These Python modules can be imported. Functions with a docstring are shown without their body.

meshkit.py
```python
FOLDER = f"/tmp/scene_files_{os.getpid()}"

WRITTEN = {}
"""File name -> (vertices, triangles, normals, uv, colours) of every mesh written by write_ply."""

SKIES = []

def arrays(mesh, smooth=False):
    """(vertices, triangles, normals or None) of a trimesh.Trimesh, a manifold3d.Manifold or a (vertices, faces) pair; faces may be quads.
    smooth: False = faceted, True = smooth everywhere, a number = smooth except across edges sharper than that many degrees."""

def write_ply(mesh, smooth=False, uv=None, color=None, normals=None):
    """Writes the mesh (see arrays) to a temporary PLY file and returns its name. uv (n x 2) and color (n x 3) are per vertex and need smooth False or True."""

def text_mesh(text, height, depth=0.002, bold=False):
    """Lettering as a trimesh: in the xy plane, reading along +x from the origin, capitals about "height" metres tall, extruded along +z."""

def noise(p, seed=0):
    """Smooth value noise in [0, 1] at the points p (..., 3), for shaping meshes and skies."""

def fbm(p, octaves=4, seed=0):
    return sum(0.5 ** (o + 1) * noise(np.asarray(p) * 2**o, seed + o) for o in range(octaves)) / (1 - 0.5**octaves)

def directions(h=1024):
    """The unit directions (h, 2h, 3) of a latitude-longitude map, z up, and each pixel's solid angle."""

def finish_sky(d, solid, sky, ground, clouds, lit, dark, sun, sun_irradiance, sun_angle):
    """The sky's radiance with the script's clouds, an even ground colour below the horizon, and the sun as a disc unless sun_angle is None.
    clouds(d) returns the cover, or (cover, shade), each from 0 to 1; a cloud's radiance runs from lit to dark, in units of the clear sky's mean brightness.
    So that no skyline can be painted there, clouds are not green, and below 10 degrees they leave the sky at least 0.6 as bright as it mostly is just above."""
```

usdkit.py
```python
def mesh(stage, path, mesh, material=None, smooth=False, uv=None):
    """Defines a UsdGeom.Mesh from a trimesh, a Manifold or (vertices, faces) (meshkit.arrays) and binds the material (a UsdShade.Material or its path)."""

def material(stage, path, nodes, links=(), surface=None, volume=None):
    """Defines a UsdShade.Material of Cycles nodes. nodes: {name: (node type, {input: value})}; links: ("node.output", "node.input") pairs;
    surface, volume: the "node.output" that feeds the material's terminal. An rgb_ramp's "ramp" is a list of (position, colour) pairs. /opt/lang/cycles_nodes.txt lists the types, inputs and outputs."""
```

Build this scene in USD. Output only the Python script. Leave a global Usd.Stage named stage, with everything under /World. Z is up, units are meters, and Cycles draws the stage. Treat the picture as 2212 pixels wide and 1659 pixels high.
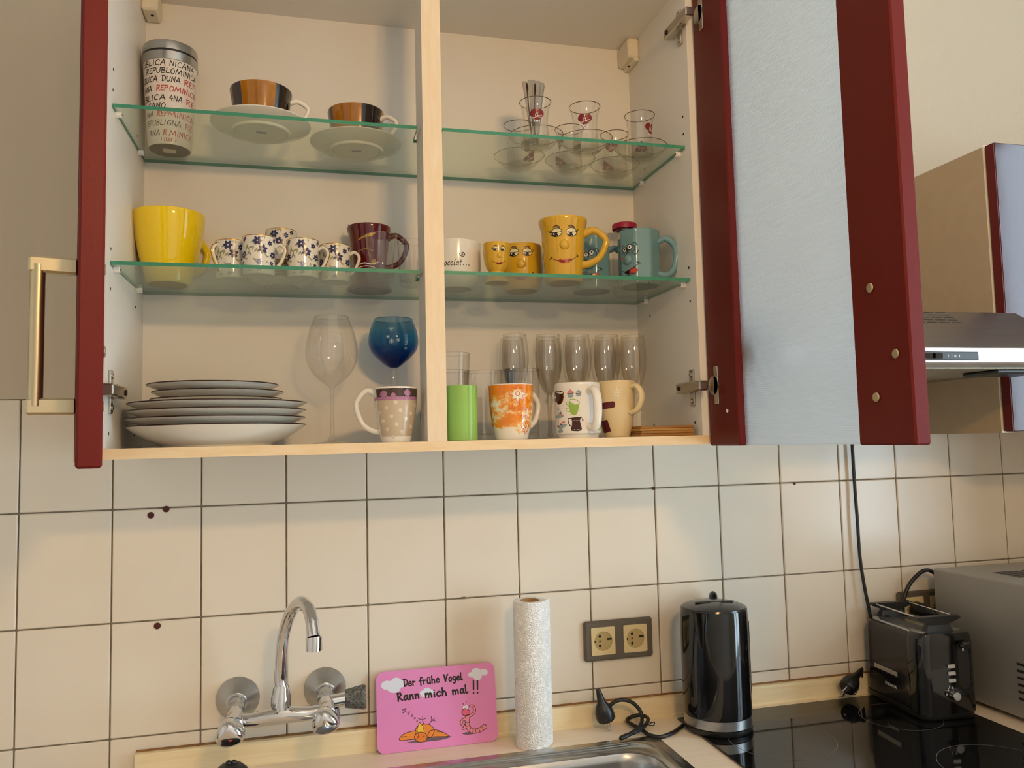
import math, random
import numpy as np, trimesh, manifold3d, usdkit, meshkit
import mapbox_earcut as earcut
from shapely.geometry import Polygon, LineString, Point, box as sbox
from shapely.prepared import prep
from shapely import affinity, union_all
from pxr import Usd, UsdGeom, UsdLux, UsdShade, Gf, Sdf

# ============================================================ camera, light, exposure
stage = Usd.Stage.CreateInMemory()
UsdGeom.SetStageUpAxis(stage, UsdGeom.Tokens.z); UsdGeom.SetStageMetersPerUnit(stage, 1.0)
UsdGeom.Xform.Define(stage, '/World'); UsdGeom.Scope.Define(stage, '/World/Looks')
cam = UsdGeom.Camera.Define(stage, '/World/camera')
cam.CreateHorizontalApertureAttr(36.0); cam.CreateVerticalApertureAttr(27.0)
cam.CreateFocalLengthAttr(36.0 * 1719.7 / 2212); cam.CreateFStopAttr(0.0); cam.CreateClippingRangeAttr((0.05, 50.0))
cam.AddTransformOp().Set(Gf.Matrix4d(0.9698, -0.2429, -0.0238, 0, 0.0054, -0.0762, 0.9971, 0, -0.2440, -0.9671, -0.0726, 0, 0.5047, -1.5928, 1.493, 1))
cam.CreateExposureAttr(0.0)

def light(kind, path, color, intensity, **kw):
    l = kind.Define(stage, '/World/' + path)
    l.CreateColorAttr(Gf.Vec3f(*color)); l.CreateIntensityAttr(intensity); l.CreateNormalizeAttr(False)
    for k, v in kw.items(): getattr(l, f'Create{k}Attr')(v)
    return l
# daylight in the window of the right wall
win = light(UsdLux.RectLight, 'window_daylight', (0.66, 0.85, 1.0), 11.0, Width=1.08, Height=2.56)
win.AddTransformOp().Set(Gf.Matrix4d(0, 1, 0, 0, 0, 0, 1, 0, 1, 0, 0, 0, 3.33, -1.75, 1.43, 1))      # shines along -x
# the warm bulbs of the ceiling lamp
for k, (bx, by, bz) in enumerate(((0.865, -1.735, 2.10), (0.955, -1.735, 2.10))):
    b = light(UsdLux.SphereLight, f'bulb_light_{k}', (1.0, 0.60, 0.25), 226.0, Radius=0.04)
    b.AddTranslateOp().Set((bx, by, bz))
dome = light(UsdLux.DomeLight, 'sky', (0.75, 0.87, 1.0), 0.6)

# ============================================================ helpers
NAMES = {}
def numbered(parent, name):
    k = NAMES.get((parent, name), 0); NAMES[(parent, name)] = k + 1
    return f'{parent}/{name}' if k == 0 else f'{parent}/{name}_{k:03d}'
def keys(prim, **kw):
    for k, v in kw.items():
        if v: prim.SetCustomDataByKey(k, v)
def thing(name, label, cat, loc=(0, 0, 0), rotz=0.0, group=None, kind=None):
    p = numbered('/World', name)
    x = UsdGeom.Xform.Define(stage, p); x.AddTranslateOp().Set(Gf.Vec3d(*loc)); x.AddRotateZOp().Set(float(rotz))
    keys(x.GetPrim(), label=label, category=cat, group=group, kind=kind)
    return p
def node(parent, name, loc=(0, 0, 0), rotz=0.0, label=None):
    p = numbered(parent, name)
    x = UsdGeom.Xform.Define(stage, p); x.AddTranslateOp().Set(Gf.Vec3d(*loc)); x.AddRotateZOp().Set(float(rotz))
    keys(x.GetPrim(), label=label)
    return p
def part(parent, name, mesh, m, smooth=False, label=None, kind=None):
    p = numbered(parent, name)
    prim = usdkit.mesh(stage, p, mesh, m, smooth).GetPrim()
    keys(prim, label=label, kind=kind)
    return p
def single(name, mesh, m, label, cat, smooth=False, group=None, kind=None):
    p = part('/World', name, mesh, m, smooth)
    keys(stage.GetPrimAtPath(p), label=label, category=cat, group=group, kind=kind)
    return p
def struct(name, mesh, m, label=None, smooth=False):
    p = part('/World', name, mesh, m, smooth); keys(stage.GetPrimAtPath(p), kind='structure', label=label); return p
def dup(src, loc, rotz, label):
    s = stage.GetPrimAtPath(src); base = src.split('/')[-1]
    p = numbered('/World', base)
    x = UsdGeom.Xform.Define(stage, p); pr = x.GetPrim()
    pr.GetReferences().AddInternalReference(Sdf.Path(src))
    pr.GetAttribute('xformOp:translate').Set(Gf.Vec3d(*loc)); pr.GetAttribute('xformOp:rotateZ').Set(float(rotz))
    pr.SetInstanceable(True); keys(pr, label=label, category=s.GetCustomDataByKey('category'), group=s.GetCustomDataByKey('group'))
    return p

def lin(c):
    if isinstance(c, str): c = tuple(int(c[i:i + 2], 16) for i in (1, 3, 5))
    return tuple(((v / 255) / 12.92 if v / 255 <= 0.04045 else ((v / 255 + 0.055) / 1.055) ** 2.4) for v in c)
MATS = {}
def mat(name, col, rough=0.5, metal=0.0, spec=0.5, noise=None, bump=None, coat=0.0, aniso=None, sss=0.0, stretch=None):
    """noise: (scale, second colour, contrast); bump: (scale, strength, distance); stretch: scale of the coordinates."""
    if name in MATS: return MATS[name]
    n = {'p': ('principled_bsdf', dict(base_color=lin(col), roughness=rough, metallic=metal, specular_ior_level=spec, coat_weight=coat, subsurface_weight=sss))}
    l = []
    if noise or bump:
        n['tc'] = ('texture_coordinate', {}); src = 'tc.object'
        if stretch:
            n['mp'] = ('mapping', dict(scale=stretch)); l.append(('tc.object', 'mp.vector')); src = 'mp.vector'
    if noise:
        sc, c2, ct = noise
        n['nz'] = ('noise_texture', dict(scale=sc, detail=4.0, roughness=0.6)); l.append((src, 'nz.vector'))
        n['rp'] = ('rgb_ramp', dict(ramp=[(0.5 - ct, lin(col)), (0.5 + ct, lin(c2))])); l += [('nz.fac', 'rp.fac'), ('rp.color', 'p.base_color')]
    if bump:
        sc, st, di = bump
        n['bn'] = ('noise_texture', dict(scale=sc, detail=3.0)); l.append((src, 'bn.vector'))
        n['bp'] = ('bump', dict(strength=st, distance=di)); l += [('bn.fac', 'bp.height'), ('bp.normal', 'p.normal')]
    MATS[name] = usdkit.material(stage, '/World/Looks/' + name, n, l, surface='p.BSDF')
    return MATS[name]
def thin_glass(name, clear=(0.97, 0.97, 0.97), edge=(0.55, 0.58, 0.56), ior=1.45, rough=0.0, power=4.0, gloss=1.0):
    """A pane or blown wall: light passes straight through, mirrored by Fresnel, darker where the wall is met at a slant."""
    n = {'p5': ('math', dict(math_type='power', value2=5.0)), 'fr': ('math', dict(math_type='multiply_add', value2=0.92 * gloss, value3=((ior - 1) / (ior + 1)) ** 2)), 'lw': ('layer_weight', dict(blend=0.5)), 'pw': ('math', dict(math_type='power', value2=power)),
         'mx': ('mix', dict(color1=clear, color2=edge)), 't': ('transparent_bsdf', {}), 'g': ('glossy_bsdf', dict(color=(1, 1, 1), roughness=rough)), 'm': ('mix_closure', {})}
    l = [('lw.facing', 'p5.value1'), ('p5.value', 'fr.value1'), ('lw.facing', 'pw.value1'), ('pw.value', 'mx.fac'), ('mx.color', 't.color'), ('fr.value', 'm.fac'), ('t.BSDF', 'm.closure1'), ('g.BSDF', 'm.closure2')]
    MATS[name] = usdkit.material(stage, '/World/Looks/' + name, n, l, surface='m.closure')
    return MATS[name]

def cat(ms):
    V, F, o = [], [], 0
    for v, f in ms:
        f = np.asarray(f, int)
        if f.shape[1] == 4: f = np.vstack([f[:, [0, 1, 2]], f[:, [0, 2, 3]]])
        V.append(np.asarray(v, float)); F.append(f + o); o += len(v)
    return np.vstack(V), np.vstack(F)
def tm(m): return (np.array(m.vertices), np.array(m.faces))
def mv(m, loc=(0, 0, 0), rot=None):
    v, f = m; v = np.asarray(v, float)
    if rot is not None: v = v @ np.asarray(rot).T
    return v + np.asarray(loc, float), f
def RX(a): c, s = math.cos(math.radians(a)), math.sin(math.radians(a)); return np.array([[1, 0, 0], [0, c, -s], [0, s, c]])
def RY(a): c, s = math.cos(math.radians(a)), math.sin(math.radians(a)); return np.array([[c, 0, s], [0, 1, 0], [-s, 0, c]])
def RZ(a): c, s = math.cos(math.radians(a)), math.sin(math.radians(a)); return np.array([[c, -s, 0], [s, c, 0], [0, 0, 1]])
def hull(pts): return tm(trimesh.convex.convex_hull(np.asarray(pts, float)))
def bx(x0, x1, y0, y1, z0, z1, c=0.0):
    """A box, its edges chamfered by c."""
    if c <= 0:
        v = np.array([[x, y, z] for x in (x0, x1) for y in (y0, y1) for z in (z0, z1)], float)
        return v, np.array([[0, 1, 3, 2], [4, 6, 7, 5], [0, 4, 5, 1], [2, 3, 7, 6], [0, 2, 6, 4], [1, 5, 7, 3]])
    P = []
    for sx, x in ((1, x0), (-1, x1)):
        for sy, y in ((1, y0), (-1, y1)):
            for sz, z in ((1, z0), (-1, z1)):
                P += [(x, y + sy * c, z + sz * c), (x + sx * c, y, z + sz * c), (x + sx * c, y + sy * c, z)]
    return hull(P)
def lathe(prof, n=48, a0=0.0, a1=360.0):
    """Profile of (r, z), bottom to top on the outside, turned about z."""
    full = abs(a1 - a0) > 359.9
    a = np.radians(np.linspace(a0, a1, n + (0 if full else 1), endpoint=not full)); k = len(a)
    V, F, rows = [], [], []
    for r, z in prof:
        if r < 1e-6: rows.append([len(V)] * k); V.append((0, 0, z))
        else: rows.append(list(range(len(V), len(V) + k))); V += [(r * math.cos(t), r * math.sin(t), z) for t in a]
    for A, B in zip(rows[:-1], rows[1:]):
        for i in range(k if full else k - 1):
            j = (i + 1) % k
            if A[i] != A[j]: F.append((A[i], A[j], B[j]))
            if B[i] != B[j]: F.append((A[i], B[j], B[i]))
    return np.array(V), np.array(F)
def spline(pts, n=8, closed=False):
    """Catmull-Rom through the points."""
    p = np.asarray(pts, float); m = len(p)
    if m < 3: return p
    q = np.vstack([p[-1], p, p[0], p[1]]) if closed else np.vstack([2 * p[0] - p[1], p, 2 * p[-1] - p[-2]])
    out = []
    for i in range(1, len(q) - 2):
        t = np.linspace(0, 1, n, endpoint=False)[:, None]
        a, b, c, d = q[i - 1], q[i], q[i + 1], q[i + 2]
        out.append(0.5 * (2 * b + (c - a) * t + (2 * a - 5 * b + 4 * c - d) * t ** 2 + (3 * b - a - 3 * c + d) * t ** 3))
    if not closed: out.append(p[-1:])
    return np.vstack(out)
def tube(path, r, n=12, flat=1.0, up=None, close=False):
    """A swept tube; r may vary along it; flat squeezes the section along the 'up' side."""
    p = np.asarray(path, float); m = len(p); r = np.broadcast_to(np.asarray(r, float), (m,))
    t = np.gradient(p, axis=0)
    if close: t = np.roll(p, -1, 0) - np.roll(p, 1, 0)
    t /= np.linalg.norm(t, axis=1, keepdims=True) + 1e-12
    u = np.asarray(up if up is not None else ((0, 0, 1) if abs(t[0][2]) < 0.9 else (1, 0, 0)), float)
    V = []
    ang = np.arange(n) * 2 * np.pi / n
    for i in range(m):
        w = u - t[i] * (u @ t[i]); w /= np.linalg.norm(w) + 1e-12
        if up is None: u = w
        b = np.cross(t[i], w)
        V.append(p[i] + r[i] * (np.cos(ang)[:, None] * w * flat + np.sin(ang)[:, None] * b))
    V = np.vstack(V); F = []
    for i in range(m if close else m - 1):
        for j in range(n):
            a, b2 = i * n + j, i * n + (j + 1) % n; i2 = (i + 1) % m
            F.append((a, b2, i2 * n + (j + 1) % n, i2 * n + j))
    F = np.array(F); F = np.vstack([F[:, [0, 1, 2]], F[:, [0, 2, 3]]])
    if not close:
        V = np.vstack([V, p[:1], p[-1:]])
        caps = [(m * n, (j + 1) % n, j) for j in range(n)] + [(m * n + 1, (m - 1) * n + j, (m - 1) * n + (j + 1) % n) for j in range(n)]
        F = np.vstack([F, caps])
    return V, F
def ring(r, z, t, n=48, k=8):
    a = np.arange(n) * 2 * np.pi / n
    return tube(np.c_[r * np.cos(a), r * np.sin(a), np.full(n, z)], t, k, up=(0, 0, 1), close=True)
def cyl(r, h, n=24, c=0.0):
    return lathe([(0, 0), (r - c, 0), (r, c), (r, h - c), (r - c, h), (0, h)] if c else [(0, 0), (r, 0), (r, h), (0, h)], n)
AX = {'x': RY(90), '-x': RY(-90), 'y': RX(-90), '-y': RX(90), 'z': np.eye(3)}
def rrect(w, h, r, n=5):
    P = []
    for cx, cy, a in ((w / 2 - r, h / 2 - r, 0), (-w / 2 + r, h / 2 - r, 90), (-w / 2 + r, -h / 2 + r, 180), (w / 2 - r, -h / 2 + r, 270)):
        for k in range(n + 1):
            t = math.radians(a + 90 * k / n); P.append((cx + r * math.cos(t), cy + r * math.sin(t)))
    return np.array(P)
def loft(rings, cap0=True, cap1=True):
    """Rings of equal length joined in turn; ends closed by fans."""
    k = len(rings[0]); V = np.vstack(rings); F = []
    for i in range(len(rings) - 1):
        for j in range(k): F.append((i * k + j, i * k + (j + 1) % k, (i + 1) * k + (j + 1) % k, (i + 1) * k + j))
    F = np.array(F); F = np.vstack([F[:, [0, 1, 2]], F[:, [0, 2, 3]]]); extra = []
    if cap0: V = np.vstack([V, np.mean(rings[0], 0)]); extra += [(len(V) - 1, (j + 1) % k, j) for j in range(k)]
    if cap1:
        V = np.vstack([V, np.mean(rings[-1], 0)]); o = (len(rings) - 1) * k; extra += [(len(V) - 1, o + j, o + (j + 1) % k) for j in range(k)]
    return V, np.vstack([F, extra]) if extra else F
def flat(poly2, z=0.0): return np.c_[poly2, np.full(len(poly2), z)]

# ---- flat print: shapes drawn in metres, triangulated, laid on a plane or wrapped round a turned body
def polys(g):
    if g is None or g.is_empty: return []
    if g.geom_type == 'Polygon': return [g]
    return [q for x in getattr(g, 'geoms', []) for q in polys(x)]
def tri2(g):
    V, F, o = [], [], 0
    for q in polys(g):
        if q.area < 1e-12: continue
        rings_ = [np.array(q.exterior.coords)[:-1]] + [np.array(i.coords)[:-1] for i in q.interiors]
        v = np.vstack(rings_); e = np.cumsum([len(x) for x in rings_]).astype(np.uint32)
        f = earcut.triangulate_float64(v, e).reshape(-1, 3).astype(int)
        if len(f) == 0: continue
        a, b, c = v[f[:, 0]], v[f[:, 1]], v[f[:, 2]]
        s = (b[:, 0] - a[:, 0]) * (c[:, 1] - a[:, 1]) - (b[:, 1] - a[:, 1]) * (c[:, 0] - a[:, 0])
        f[s < 0] = f[s < 0][:, ::-1]
        V.append(v); F.append(f + o); o += len(v)
    return (np.vstack(V), np.vstack(F)) if V else (np.zeros((0, 2)), np.zeros((0, 3), int))
def grid_cut(g, du, dv):
    x0, y0, x1, y1 = g.bounds; pg = prep(g); out = []
    for i in range(math.floor(x0 / du), math.ceil(x1 / du)):
        for j in range(math.floor(y0 / dv), math.ceil(y1 / dv)):
            c = sbox(i * du, j * dv, (i + 1) * du, (j + 1) * dv)
            if pg.contains(c): out.append(c)
            elif pg.intersects(c): out += polys(g.intersection(c))
    return out
class _Bag:
    geom_type = 'Bag'; is_empty = False
    def __init__(s, g): s.geoms = g
def wrap(g, rad, R=None, off=0.0003, du=0.003, dv=0.006):
    """Lays a drawing on a turned body whose radius at height v is rad(v); u is measured along the front as one faces it (-y) where R is given, else along the arc."""
    v, f = tri2(_Bag(grid_cut(g, du, dv)))
    r = np.array([rad(z) for z in v[:, 1]])
    th = np.arcsin(np.clip(v[:, 0] / np.maximum(r, 1e-6), -0.999, 0.999)) if R is None else v[:, 0] / R
    return np.c_[(r + off) * np.sin(th), -(r + off) * np.cos(th), v[:, 1]], f
def slab(g, t=0.0):
    """A drawing as a sheet in the xz plane facing -y, t proud of it."""
    v, f = tri2(g); return np.c_[v[:, 0], np.full(len(v), -t), v[:, 1]], f
def prism(g, d):
    """A drawing of the xz plane extruded from y=0 to y=-d."""
    V, F = [], []
    for q in polys(g):
        m = trimesh.creation.extrude_polygon(q, d, engine='earcut'); V.append((np.array(m.vertices)[:, [0, 2, 1]] * [1, -1, 1], np.array(m.faces)[:, ::1]))
    return cat(V)
def ell(cx, cy, rx, ry, rot=0.0): return affinity.translate(affinity.rotate(affinity.scale(Point(0, 0).buffer(1, 16), rx, ry), rot, origin=(0, 0)), cx, cy)
def stroke(pts, w, smooth=True):
    p = np.asarray(pts, float); return LineString(spline(p, 6) if smooth and len(p) > 2 else p).buffer(w / 2, 4)
def shape(pts, smooth=False): return Polygon(spline(pts, 5, True) if smooth else pts).buffer(0)
def S(g, ox, oy, s):
    """From picture-like coordinates (y down) about (ox, oy) to metres."""
    return affinity.affine_transform(g, [s, 0, 0, -s, -ox * s, oy * s])
U = union_all
FONT = {'D': (.62, [[(.1, .95), (.16, 0)], [(0, .95), (.3, .98), (.58, .7), (.5, .25), (.14, .0)]]), 'e': (.5, [[(.06, .3), (.42, .36), (.3, .6), (.08, .4), (.1, .08), (.3, 0), (.46, .12)]]),
 'r': (.42, [[(.06, .58), (.1, 0)], [(.1, .35), (.22, .55), (.4, .52)]]), 'f': (.42, [[(.42, .92), (.3, 1.02), (.2, .85), (.2, -.1)], [(.02, .52), (.4, .56)]]), 'u': (.52, [[(.06, .55), (.08, .12), (.24, 0), (.42, .2)], [(.42, .56), (.46, 0)]]),
 'ü': (.52, [[(.06, .55), (.08, .12), (.24, 0), (.42, .2)], [(.42, .56), (.46, 0)], [(.12, .8), (.14, .82)], [(.36, .82), (.38, .84)]]), 'h': (.52, [[(.08, 1), (.08, 0)], [(.08, .3), (.26, .55), (.4, .4), (.44, 0)]]),
 'V': (.6, [[(0, 1), (.2, .02)], [(.2, .02), (.4, .7), (.6, .98)]]), 'o': (.52, [[(.26, .58), (.06, .35), (.14, .04), (.34, .02), (.46, .3), (.34, .56), (.24, .57)]]), 'g': (.52, [[(.42, .5), (.2, .58), (.06, .3), (.2, .08), (.42, .3)], [(.42, .56), (.42, -.1), (.26, -.34), (.06, -.22)]]),
 'l': (.3, [[(.08, 1), (.08, .1), (.2, 0), (.32, .1)]]), 'k': (.6, [[(.1, .98), (.1, 0)], [(.02, .9), (.4, .92), (.44, .66), (.12, .5)], [(.14, .48), (.56, .04)]]), 'a': (.52, [[(.42, .5), (.2, .56), (.06, .25), (.18, .02), (.4, .25)], [(.42, .56), (.44, .06), (.52, .02)]]),
 'n': (.52, [[(.06, .56), (.08, 0)], [(.08, .3), (.26, .55), (.38, .42), (.42, 0)]]), 'm': (.76, [[(.06, .56), (.08, 0)], [(.08, .3), (.24, .55), (.34, .42), (.36, .02)], [(.36, .3), (.52, .55), (.64, .42), (.68, 0)]]), 'i': (.22, [[(.1, .56), (.12, 0)], [(.1, .8), (.12, .83)]]),
 'c': (.46, [[(.42, .5), (.22, .58), (.06, .3), (.16, .04), (.44, .08)]]), '!': (.28, [[(.14, 1.0), (.12, .34)], [(.1, .02), (.12, .04)]]), 't': (.36, [[(.16, .85), (.14, .1), (.3, .02)], [(0, .56), (.34, .6)]]), '.': (.3, [[(.12, .02), (.14, .03)]]),
 'C': (.6, [[(.56, .8), (.36, .98), (.1, .6), (.16, .1), (.5, .08)]]), 'T': (.6, [[(0, .95), (.6, .98)], [(.3, .96), (.28, 0)]]), 'M': (.9, [[(.0, 0), (.14, .95), (.4, .2), (.7, .98), (.84, .0)]]), 'A': (.64, [[(0, 0), (.34, 1), (.6, 0)], [(.1, .34), (.56, .36)]]),
 'R': (.56, [[(.08, 0), (.08, .95)], [(.0, .9), (.4, .95), (.44, .65), (.1, .48)], [(.14, .48), (.54, 0)]]), 'E': (.5, [[(.46, .95), (.08, .92), (.08, .02), (.48, .04)], [(.08, .48), (.4, .52)]]), 'P': (.52, [[(.08, 0), (.08, .95)], [(0, .9), (.42, .95), (.46, .62), (.1, .46)]]),
 'U': (.56, [[(.04, .95), (.06, .2), (.26, 0), (.46, .2), (.5, .95)]]), 'B': (.54, [[(.08, 0), (.08, .95)], [(.0, .92), (.4, .9), (.36, .55), (.1, .5)], [(.1, .5), (.48, .38), (.42, .02), (.04, 0)]]), 'L': (.48, [[(.08, .95), (.06, .02), (.46, .06)]]), 'I': (.2, [[(.1, .95), (.1, 0)]]),
 'O': (.6, [[(.3, .96), (.06, .6), (.14, .06), (.44, .06), (.54, .55), (.34, .94), (.26, .95)]]), 'N': (.6, [[(.06, 0), (.08, .95), (.5, .04), (.52, .98)]]), 'G': (.6, [[(.54, .8), (.3, .96), (.06, .5), (.2, .04), (.5, .1), (.52, .42), (.3, .42)]]), '4': (.54, [[(.3, .95), (.04, .4), (.5, .4)], [(.4, .7), (.38, 0)]]),
 'Z': (.6, [[(.08, .9), (.56, .95), (.0, .0), (.5, .06)]]), ' ': (.34, [])}
CURVY = set('eoagucühnmrftlCODGUBPRfV')
def write(text, x, y, h, w, slant=0.0, width=None, gap=0.1):
    """Hand lettering as strokes: capitals h high, pen w wide, from (x, y); fitted to width if given."""
    out, cx = [], 0.0
    for ch in text:
        adv, st = FONT[ch]
        for s in st:
            p = np.array(s, float)
            if len(p) > 3 and ch in CURVY: p = spline(p, 5)
            out.append(p + [cx, 0])
        cx += adv + gap
    k = (width / (cx * h)) if width else 1.0
    return U([LineString([(x + (q[0] * k + q[1] * slant) * h, y + q[1] * h) for q in p]).buffer(w / 2, 3) for p in out])

# ============================================================ materials
M_wall = mat('plaster', '#c6b9a4', 0.9, bump=(160, 0.5, 0.0016))
M_paint = mat('white_wall_paint', '#f3efe8', 0.9)
M_wall_r = M_wall
M_tile = mat('tile_glaze', '#e6dccb', 0.22, spec=0.45, noise=(3, '#e0d4c2', 0.25), bump=(14, 0.12, 0.0015))
M_grout = mat('grout', '#6f6452', 0.9, noise=(40, '#8d8371', 0.2))
M_floor = mat('floor_laminate', '#c2a888', 0.4)
M_ceil = mat('ceiling_paint', '#f6f4ef', 0.9)
M_carc = mat('white_melamine', '#e7e3db', 0.45, spec=0.35)
M_beige = mat('beige_melamine', '#b09a7c', 0.5, noise=(30, '#ab9476', 0.25))
M_maple = mat('maple_edge', '#efd9b4', 0.45, noise=(7, '#e4c698', 0.22), stretch=(2, 14, 14))
M_maple_v = mat('maple_edge_upright', '#eedfc6', 0.45, noise=(7, '#e6d0ae', 0.22), stretch=(14, 14, 2))
M_burg = mat('burgundy_lacquer', '#5e1611', 0.4, spec=0.2, bump=(420, 0.25, 0.0004))
M_burg_e = mat('burgundy_edge', '#5e1611', 0.4, spec=0.2, bump=(420, 0.25, 0.0004))
M_gold = mat('brushed_brass_steel', '#c9bfa6', 0.32, 1.0, noise=(3, '#bdb08f', 0.2))
M_nickel = mat('nickel', '#c3bcaf', 0.22, 1.0)
M_chrome = mat('chrome', '#d2d2d4', 0.06, 1.0)
M_chrome_w = mat('worn_chrome', '#b5b7b8', 0.22, 1.0)
M_steel = mat('brushed_steel', '#b4b4b2', 0.3, 1.0, noise=(4, '#a4a4a4', 0.3), stretch=(2, 60, 60))
M_steel_m = mat('microwave_steel', '#a9a7a1', 0.5, 0.6)
M_black = mat('black_gloss', '#0b0b0c', 0.07, spec=0.6)
M_blackp = mat('black_plastic', '#151515', 0.38)
M_rub = mat('black_cable', '#141312', 0.45)
M_dark = mat('dark_recess', '#1a1613', 0.8)
M_cream = mat('cream_plastic', '#e6dcc4', 0.45)
M_whitep = mat('white_plastic', '#efece4', 0.4)
M_strip = mat('maple_strip', '#f0dfba', 0.4, noise=(5, '#e6cf9f', 0.25), stretch=(1.5, 14, 30))
M_work = mat('worktop_laminate', '#efe0cc', 0.35, noise=(5, '#e4d2b8', 0.3), stretch=(2, 16, 16))
M_red_plug = mat('wall_plug_red', '#4a1512', 0.7)
M_edge = mat('green_glass_edge', '#4f9880', 0.35, spec=0.15, noise=(4, '#3f8468', 0.3))
M_shelf = thin_glass('shelf_glass', (0.915, 0.955, 0.93), (0.62, 0.75, 0.67), 1.5)
M_clear = thin_glass('clear_glass', (0.98, 0.98, 0.975), (0.58, 0.60, 0.57), 1.75)
M_pane = thin_glass('window_glass', (0.97, 0.98, 0.98), (0.8, 0.85, 0.85), 1.45)
M_hob = mat('hob_glass', '#0a0a0b', 0.045, spec=0.55)
M_grey = mat('burner_print', '#6b6b6b', 0.4)
M_white = mat('white_china', '#eeeae2', 0.12, spec=0.5)
M_wprint = mat('white_print', '#e9e9e9', 0.5)
M_kprint = mat('black_print', '#17120f', 0.45)

# ============================================================ the room
XL, XR, YF, ZC = -1.5, 3.25, -3.6, 3.0
struct('floor', bx(XL, XR, YF, 0.0, -0.1, 0.0), M_floor)
struct('ceiling', bx(XL, XR, YF, 0.0, ZC, ZC + 0.1), M_ceil)
struct('wall_left', bx(XL - 0.12, XL, YF, 0.1, 0, ZC), M_paint)
struct('wall_front', bx(XL, XR, YF - 0.12, YF, 0, ZC), M_paint)
wy0, wy1, wz0, wz1 = -2.32, -1.18, 0.12, 2.74
struct('wall_right', cat([bx(XR, XR + 0.14, YF, wy0, 0, ZC), bx(XR, XR + 0.14, wy1, 0.1, 0, ZC), bx(XR, XR + 0.14, wy0, wy1, 0, wz0), bx(XR, XR + 0.14, wy0, wy1, wz1, ZC)]), M_paint)
wn = numbered('/World', 'window_1'); UsdGeom.Xform.Define(stage, wn); keys(stage.GetPrimAtPath(wn), kind='structure')
part(wn, 'window_frame', cat([bx(XR + 0.02, XR + 0.08, wy0, wy0 + 0.06, wz0, wz1, 0.006), bx(XR + 0.02, XR + 0.08, wy1 - 0.06, wy1, wz0, wz1, 0.006), bx(XR + 0.02, XR + 0.08, wy0, wy1, wz0, wz0 + 0.06, 0.006),
    bx(XR + 0.02, XR + 0.08, wy0, wy1, wz1 - 0.06, wz1, 0.006), bx(XR + 0.02, XR + 0.08, -1.79, -1.71, wz0, wz1, 0.006)]), M_whitep)
part(wn, 'pane', bx(XR + 0.045, XR + 0.052, wy0 + 0.05, -1.78, wz0 + 0.05, wz1 - 0.05), M_pane)
part(wn, 'pane', bx(XR + 0.045, XR + 0.052, -1.72, wy1 - 0.05, wz0 + 0.05, wz1 - 0.05), M_pane)
part(wn, 'window_sill', bx(XR - 0.02, XR + 0.06, wy0 - 0.02, wy1 + 0.02, wz0 - 0.03, wz0, 0.004), M_whitep)

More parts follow.
